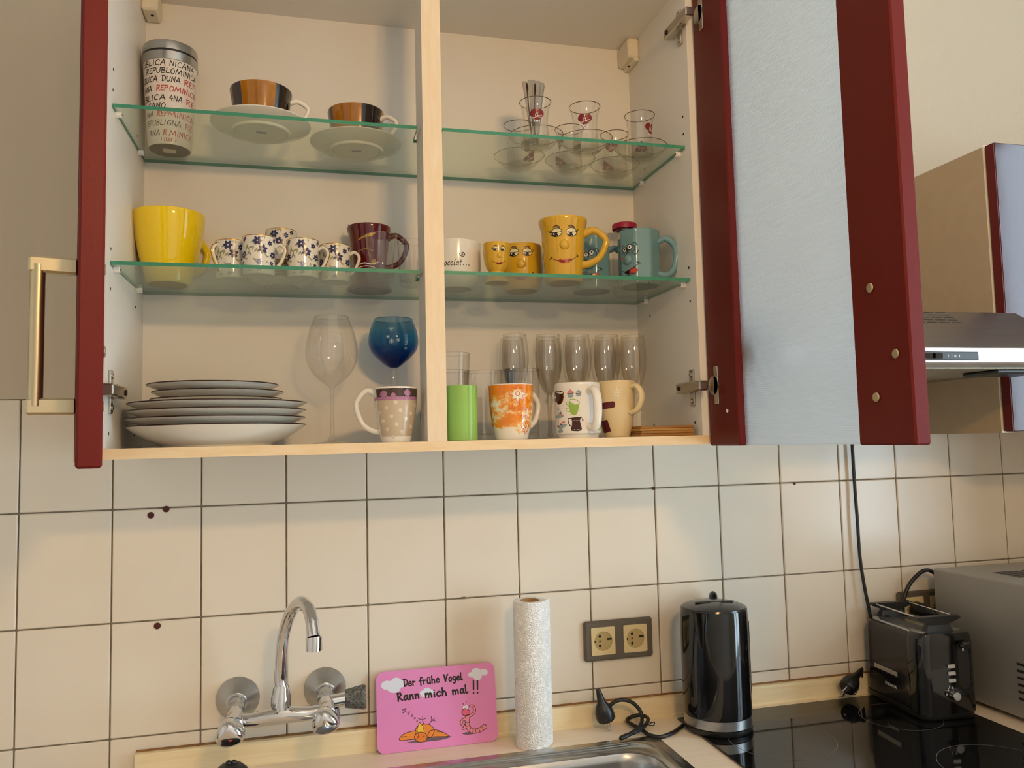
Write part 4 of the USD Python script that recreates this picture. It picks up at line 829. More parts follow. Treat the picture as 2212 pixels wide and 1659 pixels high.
jug = U([shape([(510, 930), (640, 910), (700, 920), (730, 905), (750, 915), (745, 930), (715, 950), (705, 1010), (720, 1090), (742, 1180), (735, 1205), (650, 1222), (510, 1210), (500, 1180), (530, 1090), (535, 1000), (520, 950)], False), stroke([(525, 938), (455, 945), (452, 1010), (480, 1085), (510, 1110)], 18), shape([(762, 935), (778, 985), (765, 1002), (750, 985)], True)])
jug = jug.difference(U([stroke([(525, 985), (550, 998), (580, 985), (610, 998), (640, 985), (670, 998), (705, 983)], 7), stroke([(500, 1182), (540, 1195), (580, 1182), (620, 1195), (660, 1182), (700, 1195), (740, 1180)], 7)]))
gre = U([shape([(480, 560), (540, 630), (620, 650), (700, 640), (685, 700), (668, 790), (630, 865), (570, 875), (520, 840), (490, 770), (500, 740), (470, 690)], False), ell(598, 580, 118, 52, 18).difference(ell(598, 582, 106, 42, 18)), stroke([(480, 590), (430, 585), (425, 630), (480, 665)], 12), stroke([(490, 740), (420, 730), (425, 780), (500, 800)], 12), shape([(1090, 1180), (1150, 1080), (1165, 1110), (1140, 1205), (1110, 1205)], True)])
blu_ = U([shape([(450, 425), (580, 425), (570, 485), (515, 492), (462, 485)]), shape([(635, 385), (650, 360), (690, 325), (730, 360), (745, 385)], True), shape([(632, 415), (745, 415), (735, 470), (645, 470)]), ell(265, 885, 92, 36, -5), stroke([(240, 700), (240, 1060)], 8), stroke([(240, 670), (262, 720), (240, 765), (216, 720), (240, 670)], 8, False), shape([(225, 1100), (410, 1060), (395, 1110), (320, 1150), (330, 1220), (270, 1245), (215, 1225), (255, 1170)], True), shape([(265, 820), (290, 770), (318, 815)])])
pin = U([shape([(452, 395), (470, 350), (510, 310), (550, 345), (580, 385)], True), shape([(262, 840), (318, 835), (300, 880), (278, 880)]), shape([(315, 1030), (345, 980), (382, 1025)], True), shape([(262, 1070), (295, 1020), (320, 1060)], True), shape([(205, 1100), (225, 1065), (258, 1100)], True)])
blk = U([stroke([(452, 402), (515, 408), (582, 392)], 12), stroke([(635, 402), (690, 408), (745, 396)], 12), stroke([(262, 830), (318, 822)], 12), stroke([(318, 1034), (380, 1028)], 10), stroke([(265, 1075), (320, 1068)], 10), stroke([(210, 1105), (258, 1105)], 10)])
for nm, g_, c_ in (('brown_print', U([bro, jug]), mat('chocolate_print', '#3f150c', 0.2)), ('green_print', gre, mat('green_print', '#97bd4e', 0.2)), ('blue_print', blu_, mat('blue_grey_print', '#93a9ad', 0.2)), ('pink_print', pin, mat('pink_icing_print', '#d98a8c', 0.2)), ('black_print', blk, M_ink)):
    part(cm, nm, wrap(qC(g_), rC, off=.0003 + (.0002 if nm == 'black_print' else 0), du=.003, dv=.006), c_)
# cream mug
KO = [(.0215, 0), (.0235, .0015), (.0285, .022), (.0328, .052), (.0348, .080), (.0350, .0995)]
km = thing('mug', 'cream mug with snowflake and burgundy mitten print, right end of the row', 'mug', (1.041, -.238, ZB), rz(1.041, -.238))
M_crm = mat('cream_glaze', '#e3cd9e', 0.13, coat=.3)
part(km, 'body', lathe(cup_body(KO, .0035, .006), 64), M_crm, 40)
part(km, 'handle', mv(tube(spline([(.032, 0, .0890), (.046, 0, .0905), (.056, 0, .078), (.055, 0, .062), (.046, 0, .048), (.032, 0, .043)], 7), .0046, 14, 1.5, up=(0, 1, 0)), (0, 0, 0), RZ(-38)), M_crm, 40)
rK = profr(KO)
part(km, 'snowflake_print', wrap(U([LineString([(.002 + .002 * math.cos(a), .076 + .002 * math.sin(a)), (.002 + (.0085 if k % 2 else .0115) * math.cos(a), .076 + (.0085 if k % 2 else .0115) * math.sin(a))]).buffer(.0005) for k, a in enumerate(np.arange(16) * math.pi / 8)]), rK, off=.0003), mat('cream_print', '#f0e6cc', 0.3))
part(km, 'burgundy_print', wrap(U([affinity.rotate(sbox(-.030, .052, -.006, .0615).buffer(.001), 6), ell(-.0055, .058, .0035, .0055), affinity.translate(affinity.rotate(sbox(-.005, 0, .004, .018).buffer(.002), 16, origin=(0, 0)), -.017, .011)]), rK, off=.0003), mat('burgundy_print', '#5e1620', 0.3))
# champagne flutes
FB = [(.0040, .088), (.0070, .090), (.0120, .096), (.0190, .112), (.0245, .134), (.0262, .157), (.0250, .180), (.0222, .2015)]
def flute(loc, label, sc=1.0, src=None):
    if src: return dup(src, loc, 0, label)
    t = thing('champagne_flute', label, 'glass', loc, 0, 'champagne flutes in two rows')
    part(t, 'bowl', lathe(spline(FB, 4), 48), M_clear, True); part(t, 'rim', ring(.0222, .2015, .0006, 48, 6), M_clear, True)
    part(t, 'stem', lathe(spline([(.009, .0045), (.0046, .012), (.0038, .040), (.0050, .066), (.0078, .074), (.0052, .082), (.0055, .089)], 4), 24), M_clear, True)
    part(t, 'foot', lathe([(0, .0002), (.0258, .0002), (.0264, .0010), (.0150, .0036), (.0085, .0056)], 40), M_clear, True)
    return t
f0 = flute((.884, -.118, ZB), 'champagne flute of the front row, farthest left, above the orange mug')
for x, y, lab in ((.951, -.118, 'champagne flute of the front row, second from the left, nearest the viewer'), (1.0115, -.118, 'champagne flute of the front row, third from the left'), (1.072, -.118, 'champagne flute of the front row, above the cream mug'), (1.1275, -.118, 'champagne flute of the front row, nearest the right side panel'),
                  (.892, -.0645, 'champagne flute of the back row, leftmost'), (.9665, -.0645, 'champagne flute of the back row, second from the left'), (1.0235, -.0645, 'champagne flute of the back row, third from the left'), (1.0845, -.0645, 'champagne flute of the back row, fourth from the left'), (1.1375, -.0645, 'champagne flute of the back row, in the right corner')):
    flute((x, y, ZB), lab, 1.0, f0)
# coasters
M_coast = [mat(f'coaster_wood_{k}', c, 0.5, noise=(6, d, .25), stretch=(2, 12, 40)) for k, (c, d) in enumerate((('#a87430', '#8a5a22'), ('#b27f3a', '#7c4d1c'), ('#9c6a2a', '#c09048')))]
for k in range(4):
    single('coaster', bx(1.062 + .002 * (k % 2), 1.166 - .0015 * (k % 3), -.295 + .001 * k, -.195 + .001 * k, ZB + .0003 + k * .0046, ZB + .0047 + k * .0046, .0006), M_coast[k % 3],
           f'brown wooden coaster in the pile on the cabinet floor, {("lowest", "second from the bottom", "third from the bottom", "topmost")[k]}', 'coaster', group='pile of wooden coasters')

# ============================================================ sink and tap
sk = thing('sink', 'stainless steel inset sink with rounded bowl and drainer', 'sink', (0, 0, ZW))
def rr3(cx, cy, w, h, r, z, n=8): q = rrect(w, h, r, n); return np.c_[q[:, 0] + cx, q[:, 1] + cy, np.full(len(q), z)]
part(sk, 'rim', loft([rr3(.82, -.340, .664, .466, .006, .0006), rr3(.82, -.340, .664, .466, .006, .0022), rr3(.82, -.340, .660, .462, .006, .0030), rr3(.82, -.340, .630, .432, .030, .0032), rr3(.82, -.340, .618, .420, .034, .0062), rr3(.82, -.340, .606, .408, .036, .0066), rr3(.82, -.340, .596, .398, .040, .0040), rr3(.82, -.340, .590, .392, .042, -.0010), rr3(.835, -.345, .555, .365, .050, -.0022), rr3(.835, -.345, .545, .355, .055, .0002)], False, False), M_chrome_w, 35)
part(sk, 'bowl', loft([rr3(.835, -.345, .545, .355, .055, .0002), rr3(.835, -.345, .528, .338, .055, -.012), rr3(.835, -.345, .50, .31, .055, -.145), rr3(.835, -.345, .44, .26, .05, -.158)], False, True), M_steel, 35)
part(sk, 'drain', mv(lathe([(0, .001), (.030, .001), (.034, .003), (.038, .003), (.042, .0), (0, 0)], 32), (.835, -.345, -.158)), M_chrome, 40)

tap = thing('wall_tap', 'chrome two-handle wall tap with tall swan-neck spout above the sink', 'tap')
def T(p, r, n=20, m=M_chrome, nm='pipe', **kw): part(tap, nm, tube(p, r, n, up=kw.get('up')), m, 40)
for fx, fz in ((.3691, 1.0324), (.526, 1.0357)):
    part(tap, 'wall_flange', mv(lathe([(.0385, .0), (.0388, .002), (.0375, .0035), (.0190, .0300), (.0165, .0315), (0, .0315)], 40), (fx, -.0004, fz), AX['-y']), M_chrome_w, 40)
for fx, fz, ex, ez in ((.3691, 1.0324, .3712, 1.0235), (.526, 1.0357, .5268, 1.0255)):
    T([(fx, -.028, fz), (fx + (ex - fx) * .4, -.052, fz + (ez - fz) * .5)], .0150, nm='union_pipe', m=M_chrome_w)
    T([(fx + (ex - fx) * .4, -.050, fz + (ez - fz) * .5), (fx + (ex - fx) * .6, -.063, fz + (ez - fz) * .7)], [.0165, .0165], 6, nm='union_nut', m=M_chrome_w)
    T(spline([(fx + (ex - fx) * .6, -.062, fz + (ez - fz) * .7), (ex, -.082, ez), (ex, -.100, ez - .001), (ex - .0005, -.118, ez - .0025)], 5), np.interp(np.linspace(0, 1, 16), [0, .3, .6, 1], [.0140, .0150, .0150, .0160]), nm='valve_body')
T(spline([(.372, -.092, 1.0215), (.400, -.094, 1.0195), (.449, -.094, 1.0235), (.498, -.094, 1.0215), (.527, -.092, 1.0235)], 6), np.interp(np.linspace(0, 1, 25), [0, .25, .5, .75, 1], [.0120, .0122, .0155, .0122, .0120]), nm='bridge')
T([(.449, -.092, 1.028), (.449, -.092, 1.040)], [.0150, .0140], nm='spout_base'); T([(.449, -.0915, 1.038), (.4492, -.0908, 1.052), (.4494, -.0905, 1.070), (.4494, -.0904, 1.074)], [.0170, .0168, .0132, .0116], 10, nm='spout_nut')
part(tap, 'spout', tube(spline([(.4494, -.0904, 1.070), (.4486, -.0908, 1.0945), (.4520, -.100, 1.1472), (.4585, -.112, 1.1797), (.4679, -.130, 1.2073), (.4777, -.150, 1.2230), (.4872, -.170, 1.2296), (.4972, -.197, 1.2240), (.5026, -.220, 1.2095), (.5048, -.233, 1.1920), (.5056, -.2370, 1.1850)], 7), .0106, 20), M_chrome, True)
T([(.5056, -.2370, 1.1868), (.5058, -.2372, 1.1845), (.5060, -.2374, 1.1645)], [.0122, .0132, .0132], nm='aerator')
for kx, kz, dot in ((.3698, 1.0185, ('#c0231f', 'hot')), (.5256, 1.0215, ('#1d4fae', 'cold'))):
    k_ = lathe([(0, 0), (.0140, 0), (.0165, .003), (.0205, .012), (.0230, .022), (.0228, .032), (.0195, .040), (.0120, .0445), (0, .0450)], 40)
    v, f = k_; a = np.arctan2(v[:, 1], v[:, 0]); v[:, :2] *= (1 + .07 * np.cos(3 * a + .6))[:, None] * 1.0
    v[:, 2] = np.minimum(v[:, 2], .043 - np.maximum(0, (v[:, 1] * -.9)) * .75)
    part(tap, 'tap_handle', mv((v, f), (kx, -.114, kz), RZ(-3) @ RX(90 + 6)), M_chrome, 40, label=f'chrome {dot[1]} water handle')
    part(tap, 'colour_dot', mv(lathe([(0, .0003), (.0034, .0003), (.0036, 0), (0, 0)], 16), (kx + .0005, -.1560 + .0035, kz - .008), RX(90 + 6 - 32)), mat('dot_' + dot[1], dot[0], .3))
T([(.535, -.066, 1.0285), (.563, -.060, 1.0300)], .0125, nm='side_valve'); T([(.538, -.064, 1.017), (.540, -.064, 0.998)], .0120, nm='side_outlet', m=M_chrome_w)
kn = lathe([(0, 0), (.0150, 0), (.0158, .002), (.0215, .034), (.0200, .0375), (0, .038)], 48); v, f = kn; a = np.arctan2(v[:, 1], v[:, 0]); v[:, :2] *= (1 + .025 * np.sign(np.cos(12 * a)))[:, None]
part(tap, 'side_valve_knob', mv((v, f), (.561, -.0595, 1.0300), AX['x'] @ RZ(10)), mat('corroded_chrome', '#84857f', .6, .6, noise=(260, '#4a4b49', .12), bump=(300, .6, .001)), 30, label='corroded grey knob of the side valve')

bp = thing('sink_stopper', 'black sink stopper knob at the lower left corner', 'stopper', (.371, -.148, ZW))
part(bp, 'base', lathe([(0, 0), (.030, 0), (.0315, .004), (.0300, .030), (.0260, .046), (.0160, .0545), (.0, .057)], 40), M_blackp, 40)
part(bp, 'ridge', cat([mv(trimesh and tm(trimesh.creation.icosphere(2, .0050)), (x, y, .0565)) for x, y in ((-.004, 0), (.004, .001))]), M_blackp, True)

# ============================================================ pink breakfast board
M_pink = mat('pink_board', '#e58ac4', .35, bump=(600, .1, .0003))
bd = thing('breakfast_board', 'pink board with German joke, sleeping orange bird and worm, leaning on the wall', 'board', (.7365, -.0365, ZW + .0005))
UsdGeom.Xform(stage.GetPrimAtPath(bd)).AddRotateXOp().Set(-8.5)
BW, BH = .232, .146
bo = affinity.translate(sbox(-BW / 2 + .014, .014, BW / 2 - .014, BH - .014).buffer(.014, 8), 0, 0)
part(bd, 'board', mv(prism(bo, .0030), (0, .003, 0)), M_pink)
kB = BW / 1900.0
def qB(g):
    """Drawing coordinates: the tilted photograph of the board straightened (its top edge rises to the right)."""
    def W(c):
        x, y = np.asarray(c[0], float), np.asarray(c[1], float)
        u = (x - 105 - (y - 240) * .03) / 1930.0; yt = 245 - 160 * u; yb = 1545 - 215 * u
        return (u - .5) * BW, BH * (1 - (y - yt) / (yb - yt))
    from shapely.ops import transform
    return transform(lambda x, y, z=None: W((x, y)), g)
def layer(nm, g, m_, k): part(bd, nm, slab(qB(U(g)).intersection(bo), .00012 * k), m_)
M_cloud = mat('cloud_print', '#dfe3f0', .4); M_or = mat('bird_orange', '#e98a35', .4); M_beak = mat('beak_yellow', '#f3bf3e', .4); M_sh = mat('grey_shadow_print', '#6b5560', .4); M_worm = mat('worm_pink', '#e88a98', .4); M_nosep = mat('worm_nose', '#e0607a', .4)
layer('cloud', [ell(290, 450, 100, 76), ell(430, 410, 90, 85), ell(390, 490, 110, 80), ell(510, 425, 60, 62)], M_cloud, 1)
layer('cloud', [ell(1660, 290, 68, 44), ell(1730, 245, 80, 64), ell(1850, 250, 70, 54), ell(1750, 310, 70, 70)], M_cloud, 1)
layer('cloud', [ell(850, 575, 46, 36), ell(925, 545, 66, 52), ell(985, 560, 60, 42), ell(885, 610, 60, 36)], M_cloud, 1)
def hw(t, x, y, h, w, width, ang): return affinity.rotate(affinity.scale(affinity.translate(write(t, 0, 0, h, w, .05, width), 0, 0), 1, -1, origin=(0, 0)), -ang, origin=(0, 0)), x, y
def put(t, x, y, h, w, width, ang): g, x_, y_ = hw(t, x, y, h, w, width, ang); return affinity.translate(g, x_, y_)
layer('black_lettering', [put('Der', 545, 470, 115, 21, 200, -5 + 11), put('frühe', 800, 445, 115, 21, 340, 7), put('Vogel', 1200, 400, 115, 21, 310, 6), put('kann', 450, 705, 130, 26, 370, 8), put('mich', 890, 655, 125, 26, 370, 7), put('mal', 1330, 605, 125, 25, 270, 7), put('!!', 1660, 590, 200, 26, 130, 4)], M_kprint, 3)
layer('ground_shadow', [shape([(590, 1360), (700, 1330), (900, 1290), (1240, 1255), (1300, 1265), (1180, 1310), (900, 1345), (760, 1362)], True), ell(1590, 1215, 105, 20, -3)], M_sh, 1)
wings = [shape([(480, 1300), (540, 1230), (640, 1190), (760, 1180), (770, 1290), (640, 1310), (520, 1325)], True), shape([(960, 1180), (1060, 1160), (1160, 1195), (1250, 1240), (1230, 1262), (1060, 1265), (940, 1270)], True)]
body = shape([(730, 1200), (760, 1110), (860, 1070), (950, 1075), (1020, 1130), (1030, 1200), (980, 1270), (860, 1290), (760, 1270)], True); head = ell(820, 1272, 100, 78, 0)
beak = shape([(750, 1230), (765, 1130), (800, 1040), (850, 1100), (875, 1180), (870, 1230)], False); beak2 = shape([(800, 1060), (820, 1040), (855, 1100), (872, 1170), (850, 1150)], False)
layer('orange_bird', wings + [body], M_or, 2); layer('bird_beak', [beak, beak2], M_beak, 3); layer('bird_head', [head], mat('bird_head_orange', '#e27d2e', .4), 4)
lines_ = [w_.buffer(4).difference(w_.buffer(-4)) for w_ in wings] + [body.buffer(4).difference(body.buffer(-4)).difference(U([beak, head]))]
feet = [stroke([(860, 1060), (850, 1010), (850, 945)], 8, False), stroke([(775, 975), (848, 1005), (900, 975)], 8, False), stroke([(955, 1065), (995, 1010), (985, 950)], 8, False), stroke([(995, 1005), (1040, 985)], 8, False), stroke([(995, 1008), (1050, 1020)], 8, False)]
zs_ = [stroke([(x, y), (x + s_, y - s_ * .45), (x + s_ * .15, y + s_ * .75), (x + s_ * .9, y + s_ * .35)], max(5, s_ * .14), False) for x, y, s_ in ((525, 845, 62), (605, 890, 42), (668, 930, 30), (710, 970, 26), (750, 1018, 20))]
layer('line_drawing', lines_ + feet + zs_ + [beak.buffer(4).difference(beak.buffer(-3)).difference(head), stroke([(600, 1265), (560, 1260), (520, 1275)], 7), stroke([(1080, 1190), (1150, 1190), (1210, 1215)], 7)], M_kprint, 4)
layer('face_lines', [head.buffer(4).difference(head.buffer(-4)), stroke([(762, 1275), (778, 1262), (795, 1272)], 6), stroke([(850, 1265), (866, 1254), (880, 1264)], 6)], M_kprint, 5)
wp = spline([(1570, 960), (1565, 1030), (1575, 1100), (1620, 1165), (1690, 1180), (1770, 1160), (1850, 1112)], 8)
wb_ = U([LineString(wp).buffer(34), ell(1850, 1115, 30, 26)]); arm1 = stroke([(1545, 985), (1490, 1010), (1470, 1060), (1520, 1100), (1525, 1130), (1500, 1140)], 34); arm2 = stroke([(1590, 950), (1660, 910), (1690, 850), (1665, 790), (1620, 785)], 34)
layer('worm_body', [wb_, arm1, arm2, stroke([(1555, 900), (1560, 970)], 40)], M_worm, 2); layer('worm_nose', [ell(1545, 885, 66, 54)], M_nosep, 4); layer('worm_eyes', [ell(1518, 815, 20, 34), ell(1553, 808, 22, 38)], M_wprint, 3)
layer('worm_lines', [U([wb_, arm1, arm2]).buffer(4).difference(U([wb_, arm1, arm2]).buffer(-3)), ell(1545, 885, 70, 58).difference(ell(1545, 885, 62, 50)), stroke([(1520, 818), (1548, 815), (1556, 800)], 6), stroke([(1500, 740), (1505, 762)], 8), stroke([(1558, 708), (1548, 742)], 8)] + [stroke([(a, b), (c, d)], 6, False) for a, b, c, d in ((1535, 1045, 1598, 1042), (1548, 1110, 1608, 1085), (1600, 1170, 1625, 1130), (1650, 1205, 1660, 1150), (1705, 1210, 1700, 1150), (1770, 1195, 1755, 1140), (1830, 1160, 1805, 1110))], M_kprint, 5)

# ============================================================ kitchen roll
pr_ = thing('paper_towel_roll', 'tall white kitchen paper roll standing beside the pink board', 'paper roll', (.9125, -.0760, ZW + .0005))
M_paper = usdkit.material(stage, '/World/Looks/embossed_paper', {'tc': ('texture_coordinate', {}), 'wv': ('wave_texture', dict(wave_type='rings', scale=26.0, distortion=5.0, detail=1.0, detail_scale=2.0)) if False else ('noise_texture', dict(scale=75.0, detail=1.0, distortion=2.2)), 'sn': ('math', dict(math_type='multiply', value2=26.0)), 's2': ('math', dict(math_type='sine')), 'bp': ('bump', dict(strength=.7, distance=.0009)), 'p': ('principled_bsdf', dict(base_color=lin('#f7f5f0'), roughness=.9, subsurface_weight=0.0))},
    [('tc.object', 'wv.vector'), ('wv.fac', 'sn.value1'), ('sn.value', 's2.value1'), ('s2.value', 'bp.height'), ('bp.normal', 'p.normal')], surface='p.BSDF')
sp_ = [(.0325 - .0002 * math.cos(a), a) for a in np.linspace(0, 2 * math.pi, 72, endpoint=False)]
v, f = lathe([(.0195, .272), (.0320, .2722), (.0328, .2705), (.0328, .002), (.0320, 0), (.0195, 0)], 72)
part(pr_, 'paper', (v, f), M_paper, 40)
part(pr_, 'cardboard_core', lathe([(.0180, .001), (.0196, .001), (.0196, .2718), (.0180, .2718), (.0180, .001)], 48), mat('cardboard', '#b98f62', .9), 40)
fa = np.radians(np.linspace(-40, -28, 6)); fr = np.linspace(.0330, .0345, 6)
fl_ = np.array([(r * math.cos(a), r * math.sin(a)) for r, a in zip(fr, fa)]); fl_ = np.vstack([fl_, [(.0385, -.004)], [(.0388, -.0036)], fl_[::-1] * .985])
v, f = tri2(Polygon(fl_).buffer(0)); ring2 = np.array(Polygon(fl_).exterior.coords)[:-1]; k = len(ring2)
part(pr_, 'loose_sheet', loft([np.c_[ring2, np.full(k, .001)], np.c_[ring2, np.full(k, .2735)]], True, True), M_paper, label='loose end of the paper')

# ============================================================ sockets
M_sock = mat('socket_cream', '#d9c492', .35); M_sfr = mat('socket_frame_brown', '#5f564a', .4)
def socket(loc, label):
    s = thing('double_socket', label, 'socket', loc)
    v_, f_ = bx(-.0755, .0755, -.0105, 0, -.0405, .0405, .004); part(s, 'frame', (v_, f_), M_sfr, 20)
    for k, cx_ in enumerate((-.0355, .0355)):
        o = affinity.translate(sbox(-.0235, -.0255, .0235, .0255).buffer(.0025), cx_, 0); hole = ell(cx_, 0, .0195, .0195)
        part(s, 'socket_insert', mv(prism(o.difference(hole), .0125), (0, 0, 0)), M_sock, 20)
        part(s, 'socket_well', mv(lathe([(.0195, 0), (.0192, .0012), (.0, .0013)], 36), (cx_, -.0121, 0), RX(-90)), mat('socket_well', '#b39d66', .3), 40)
        for hx_, hz_, r_ in ((-.007, .0095, .0028), (-.007, -.0095, .0028), (-.007, 0, .0021)): part(s, 'contact_hole', mv(cyl(r_, .0004, 14), (cx_ + hx_, -.0108, hz_), RX(90)), M_dark if r_ > .0025 else mat('screw_rust', '#7a4a2c', .5, .6))
        part(s, 'earth_clip', bx(cx_ + .0085, cx_ + .0185, -.0125, -.001, .0015, .0050, .0006), M_dark); part(s, 'earth_clip', bx(cx_ - .0190, cx_ - .0165, -.0118, -.001, -.0025, .0015, .0005), M_dark)
    return s
q0 = socket((1.1200, 0, 1.0795), 'brown-framed double wall socket with two cream inserts beside the kettle')
dup(q0, (1.8780, 0, 1.0880), 0, 'double wall socket half hidden behind toaster and microwave')

# ============================================================ hob
hb = thing('hob', 'black glass ceramic hob with thin ring prints, set into the worktop', 'hob', (0, 0, ZW))
part(hb, 'glass_plate', bx(1.232, 1.812, -.548, -.036, .0002, .0045, .001), M_hob)
for cx_, cy_, r_ in ((1.365, -.205, .099), (1.648, -.430, .101), (1.395, -.435, .075), (1.660, -.170, .078)):
    part(hb, 'burner_ring', mv(lathe([(r_ - .0005, 0), (r_ + .0005, 0)], 96), (cx_, cy_, .0047)), M_grey)

# ============================================================ kettle and its cable
ke = thing('kettle', 'tall black glossy electric kettle with steel base ring at the hob corner', 'kettle', (1.286, -.108, ZW + .0045))
part(ke, 'power_base', lathe([(0, 0), (.064, 0), (.0665, .003), (.0668, .010), (.0640, .012), (0, .012)], 72), M_blackp, 40)
part(ke, 'steel_ring', lathe([(.0640, .0115), (.0662, .0120), (.0662, .0295), (.0645, .0300), (0, .030)], 72), M_steel, 40)
KP = [(.0640, .0298), (.0655, .0306), (.0668, .040), (.0672, .120), (.0668, .200), (.0655, .2300), (.0645, .2335)]
v, f = lathe(spline(KP, 4), 96); az = np.arctan2(v[:, 1], v[:, 0]); sa = math.radians(-140)
dd = np.abs((az - sa + math.pi) % (2 * math.pi) - math.pi); up_ = np.clip((v[:, 2] - .120) / .1135, 0, 1)
k = 1 + .07 * np.exp(-(dd / .22) ** 2) * up_ ** 2.0; v[:, 0] *= k; v[:, 1] *= k
part(ke, 'body', (v, f), M_black, 50)
part(ke, 'lid', lathe([(.0646, .2325), (.0630, .2368), (.0520, .2412), (.032, .2440), (.014, .2450), (0, .2452)], 72), mat('lid_black', '#131214', .18), 40)
lip = lathe([(.0, .0), (.0165, 0), (.0165, .004), (0, .004)], 32); v, f = lip; v[:, 1] *= 1.25
hp2 = [(.066 + .0135 * math.cos(t), .0165 * math.sin(t), .2338 + .002 * math.cos(t)) for t in np.linspace(-1.6, 1.6, 17)] + [(.058, .0165 * s_, .2330) for s_ in (-1, 1)] + [(.0655 + .004 * math.cos(t), .006 * math.sin(t), .168) for t in np.linspace(-1.6, 1.6, 7)]
part(ke, 'spout', mv(hull(hp2), (0, 0, 0), RZ(-140)), M_black, 50)
part(ke, 'spout_opening', mv(hull([(.0655 + .0105 * math.cos(t), .0135 * math.sin(t), z + .0018 * math.cos(t)) for t in np.linspace(-1.6, 1.6, 17) for z in (.2338, .2347)] + [(.054, .0135 * s_, .2345) for s_ in (-1, 1)]), (0, 0, 0), RZ(-140)), M_dark, label='dark pouring opening')
slot_ = hull([(x, .0125 * math.sqrt(max(0, 1 - (x / .041) ** 2)) * s_, z) for x in np.linspace(-.041, .041, 15) for s_ in (-1, .35) for z in (0, .0015)])
part(ke, 'lid_recess', mv(slot_, (.0, -.004, .2438), RZ(-8) @ RX(3)), M_dark, label='dark finger recess in the lid')
part(ke, 'handle', mv(handle(.064, .222, .108, .050, .064, .010, .8), (0, 0, 0), RZ(62)), M_black, 40)
part(ke, 'level_sticker', (lambda w_: w_)(mv(wrap(sbox(-.009, .070, .009, .205).buffer(.002), lambda z: .0674, R=.067, off=.0004), (0, 0, 0), RZ(64))), mat('sticker_grey', '#b9b9bd', .3), label='pale sticker at the right side')
wm = meshkit.text_mesh('ONVAYA', .0052, .0001); wv, wf = tm(wm); r0 = .0674
th = wv[:, 0] / r0; part(ke, 'lettering', mv((np.c_[r0 * np.sin(th), -r0 * np.cos(th), wv[:, 1] + .047], wf), (0, 0, 0), RZ(51)), M_wprint)
cb = thing('kettle_cable', 'black kettle cable coiled on the worktop with its plug lying by the socket', 'cable')
part(cb, 'cable', tube(spline([(1.2238, -.080, .9185), (1.210, -.092, .9185), (1.185, -.112, .9185), (1.155, -.124, .9185), (1.138, -.108, .9185), (1.133, -.078, .9200), (1.122, -.040, .9225), (1.130, -.026, .925), (1.150, -.030, .930), (1.160, -.048, .930), (1.150, -.070, .9275), (1.120, -.098, .9255), (1.080, -.118, .9250), (1.074, -.121, .9235), (1.090, -.116, .9255), (1.125, -.090, .9290), (1.142, -.065, .937), (1.140, -.055, .951), (1.124, -.052, .966), (1.101, -.052, .9715), (1.084, -.050, .965), (1.079, -.050, .957)], 7), .0038, 10), M_rub, True)
part(cb, 'cable_tie', tube(spline([(1.140, -.085, .932), (1.152, -.094, .930), (1.158, -.088, .934), (1.150, -.083, .931)], 6), .0011, 6), M_rub, True)
def plug(parent, loc, R, nm='plug'):
    h = node(parent, nm)
    part(h, 'plug_body', mv(cat([lathe([(0, -.004), (.0165, -.004), (.0185, 0), (.0185, .014), (.0150, .024), (.0085, .034), (.0060, .050), (.0042, .060), (0, .060)], 28)]), loc, R), M_blackp, 35)
    part(h, 'contact_pin', mv(cat([mv(cyl(.0023, .019, 12, .001), (x, 0, -.022)) for x in (-.0095, .0095)]), loc, R), M_chrome, 35)
    part(h, 'earth_contact', mv(mv(bx(-.003, .003, -.0012, .0012, -.0045, .012, .0005), (0, -.0185, 0)), loc, R), M_chrome)
plug(cb, (1.071, -.049, .938), RY(-14) @ RX(0) @ RZ(90) @ np.eye(3))

# ============================================================ toaster
to = thing('toaster', 'black toaster with chrome top and wire rack standing on the hob', 'toaster', (1.750, -.120, ZW + .0048), -5)
W2, L2, HT = .062, .098, .166
def sect(w, l, r, z): q = rrect(2 * w, 2 * l, r, 6); return np.c_[q, np.full(len(q), z)]
part(to, 'body', loft([sect(W2 - .004, L2 - .004, .022, .010), sect(W2, L2, .024, .018), sect(W2 - .001, L2 - .001, .024, HT - .018), sect(W2 - .003, L2 - .003, .024, HT - .006), sect(W2 - .009, L2 - .009, .022, HT)], True, True), mat('toaster_side', '#17161a', .16, spec=.5), 40)
part(to, 'base', loft([sect(W2 - .002, L2 - .002, .020, .0), sect(W2 + .001, L2 + .001, .024, .004), sect(W2 + .001, L2 + .001, .024, .012), sect(W2 - .004, L2 - .004, .022, .0135)]), M_blackp, 40)
arc = Polygon(rrect(2 * W2 + .004, .05, .022, 6)); q = rrect(2 * W2 + .005, .060, .024, 6)
fr_ = [np.c_[q[:, 0] * s_, q[:, 1] * s_ - L2 + .026, np.full(len(q), z)] for z, s_ in ((.013, 1.0), (HT - .02, .985), (HT - .004, .95), (HT + .003, .86))]
part(to, 'front_cap', loft(fr_), M_black, 40, label='glossy black front cap')
part(to, 'chrome_top', loft([sect(W2 - .010, L2 - .020, .010, HT - .001), sect(W2 - .011, L2 - .021, .010, HT + .0035)], True, True), M_chrome_w, 20)
for x in (-.022, .022):
    part(to, 'bread_slot', mv(bx(x - .014, x + .014, -.066, .070, HT + .0030, HT + .0038), (0, 0, 0)), mat('slot_grey', '#4a4743', .5))
    part(to, 'slot_guide', bx(x - .006, x + .006, .058, .066, HT + .003, HT + .0065, .001), M_dark)
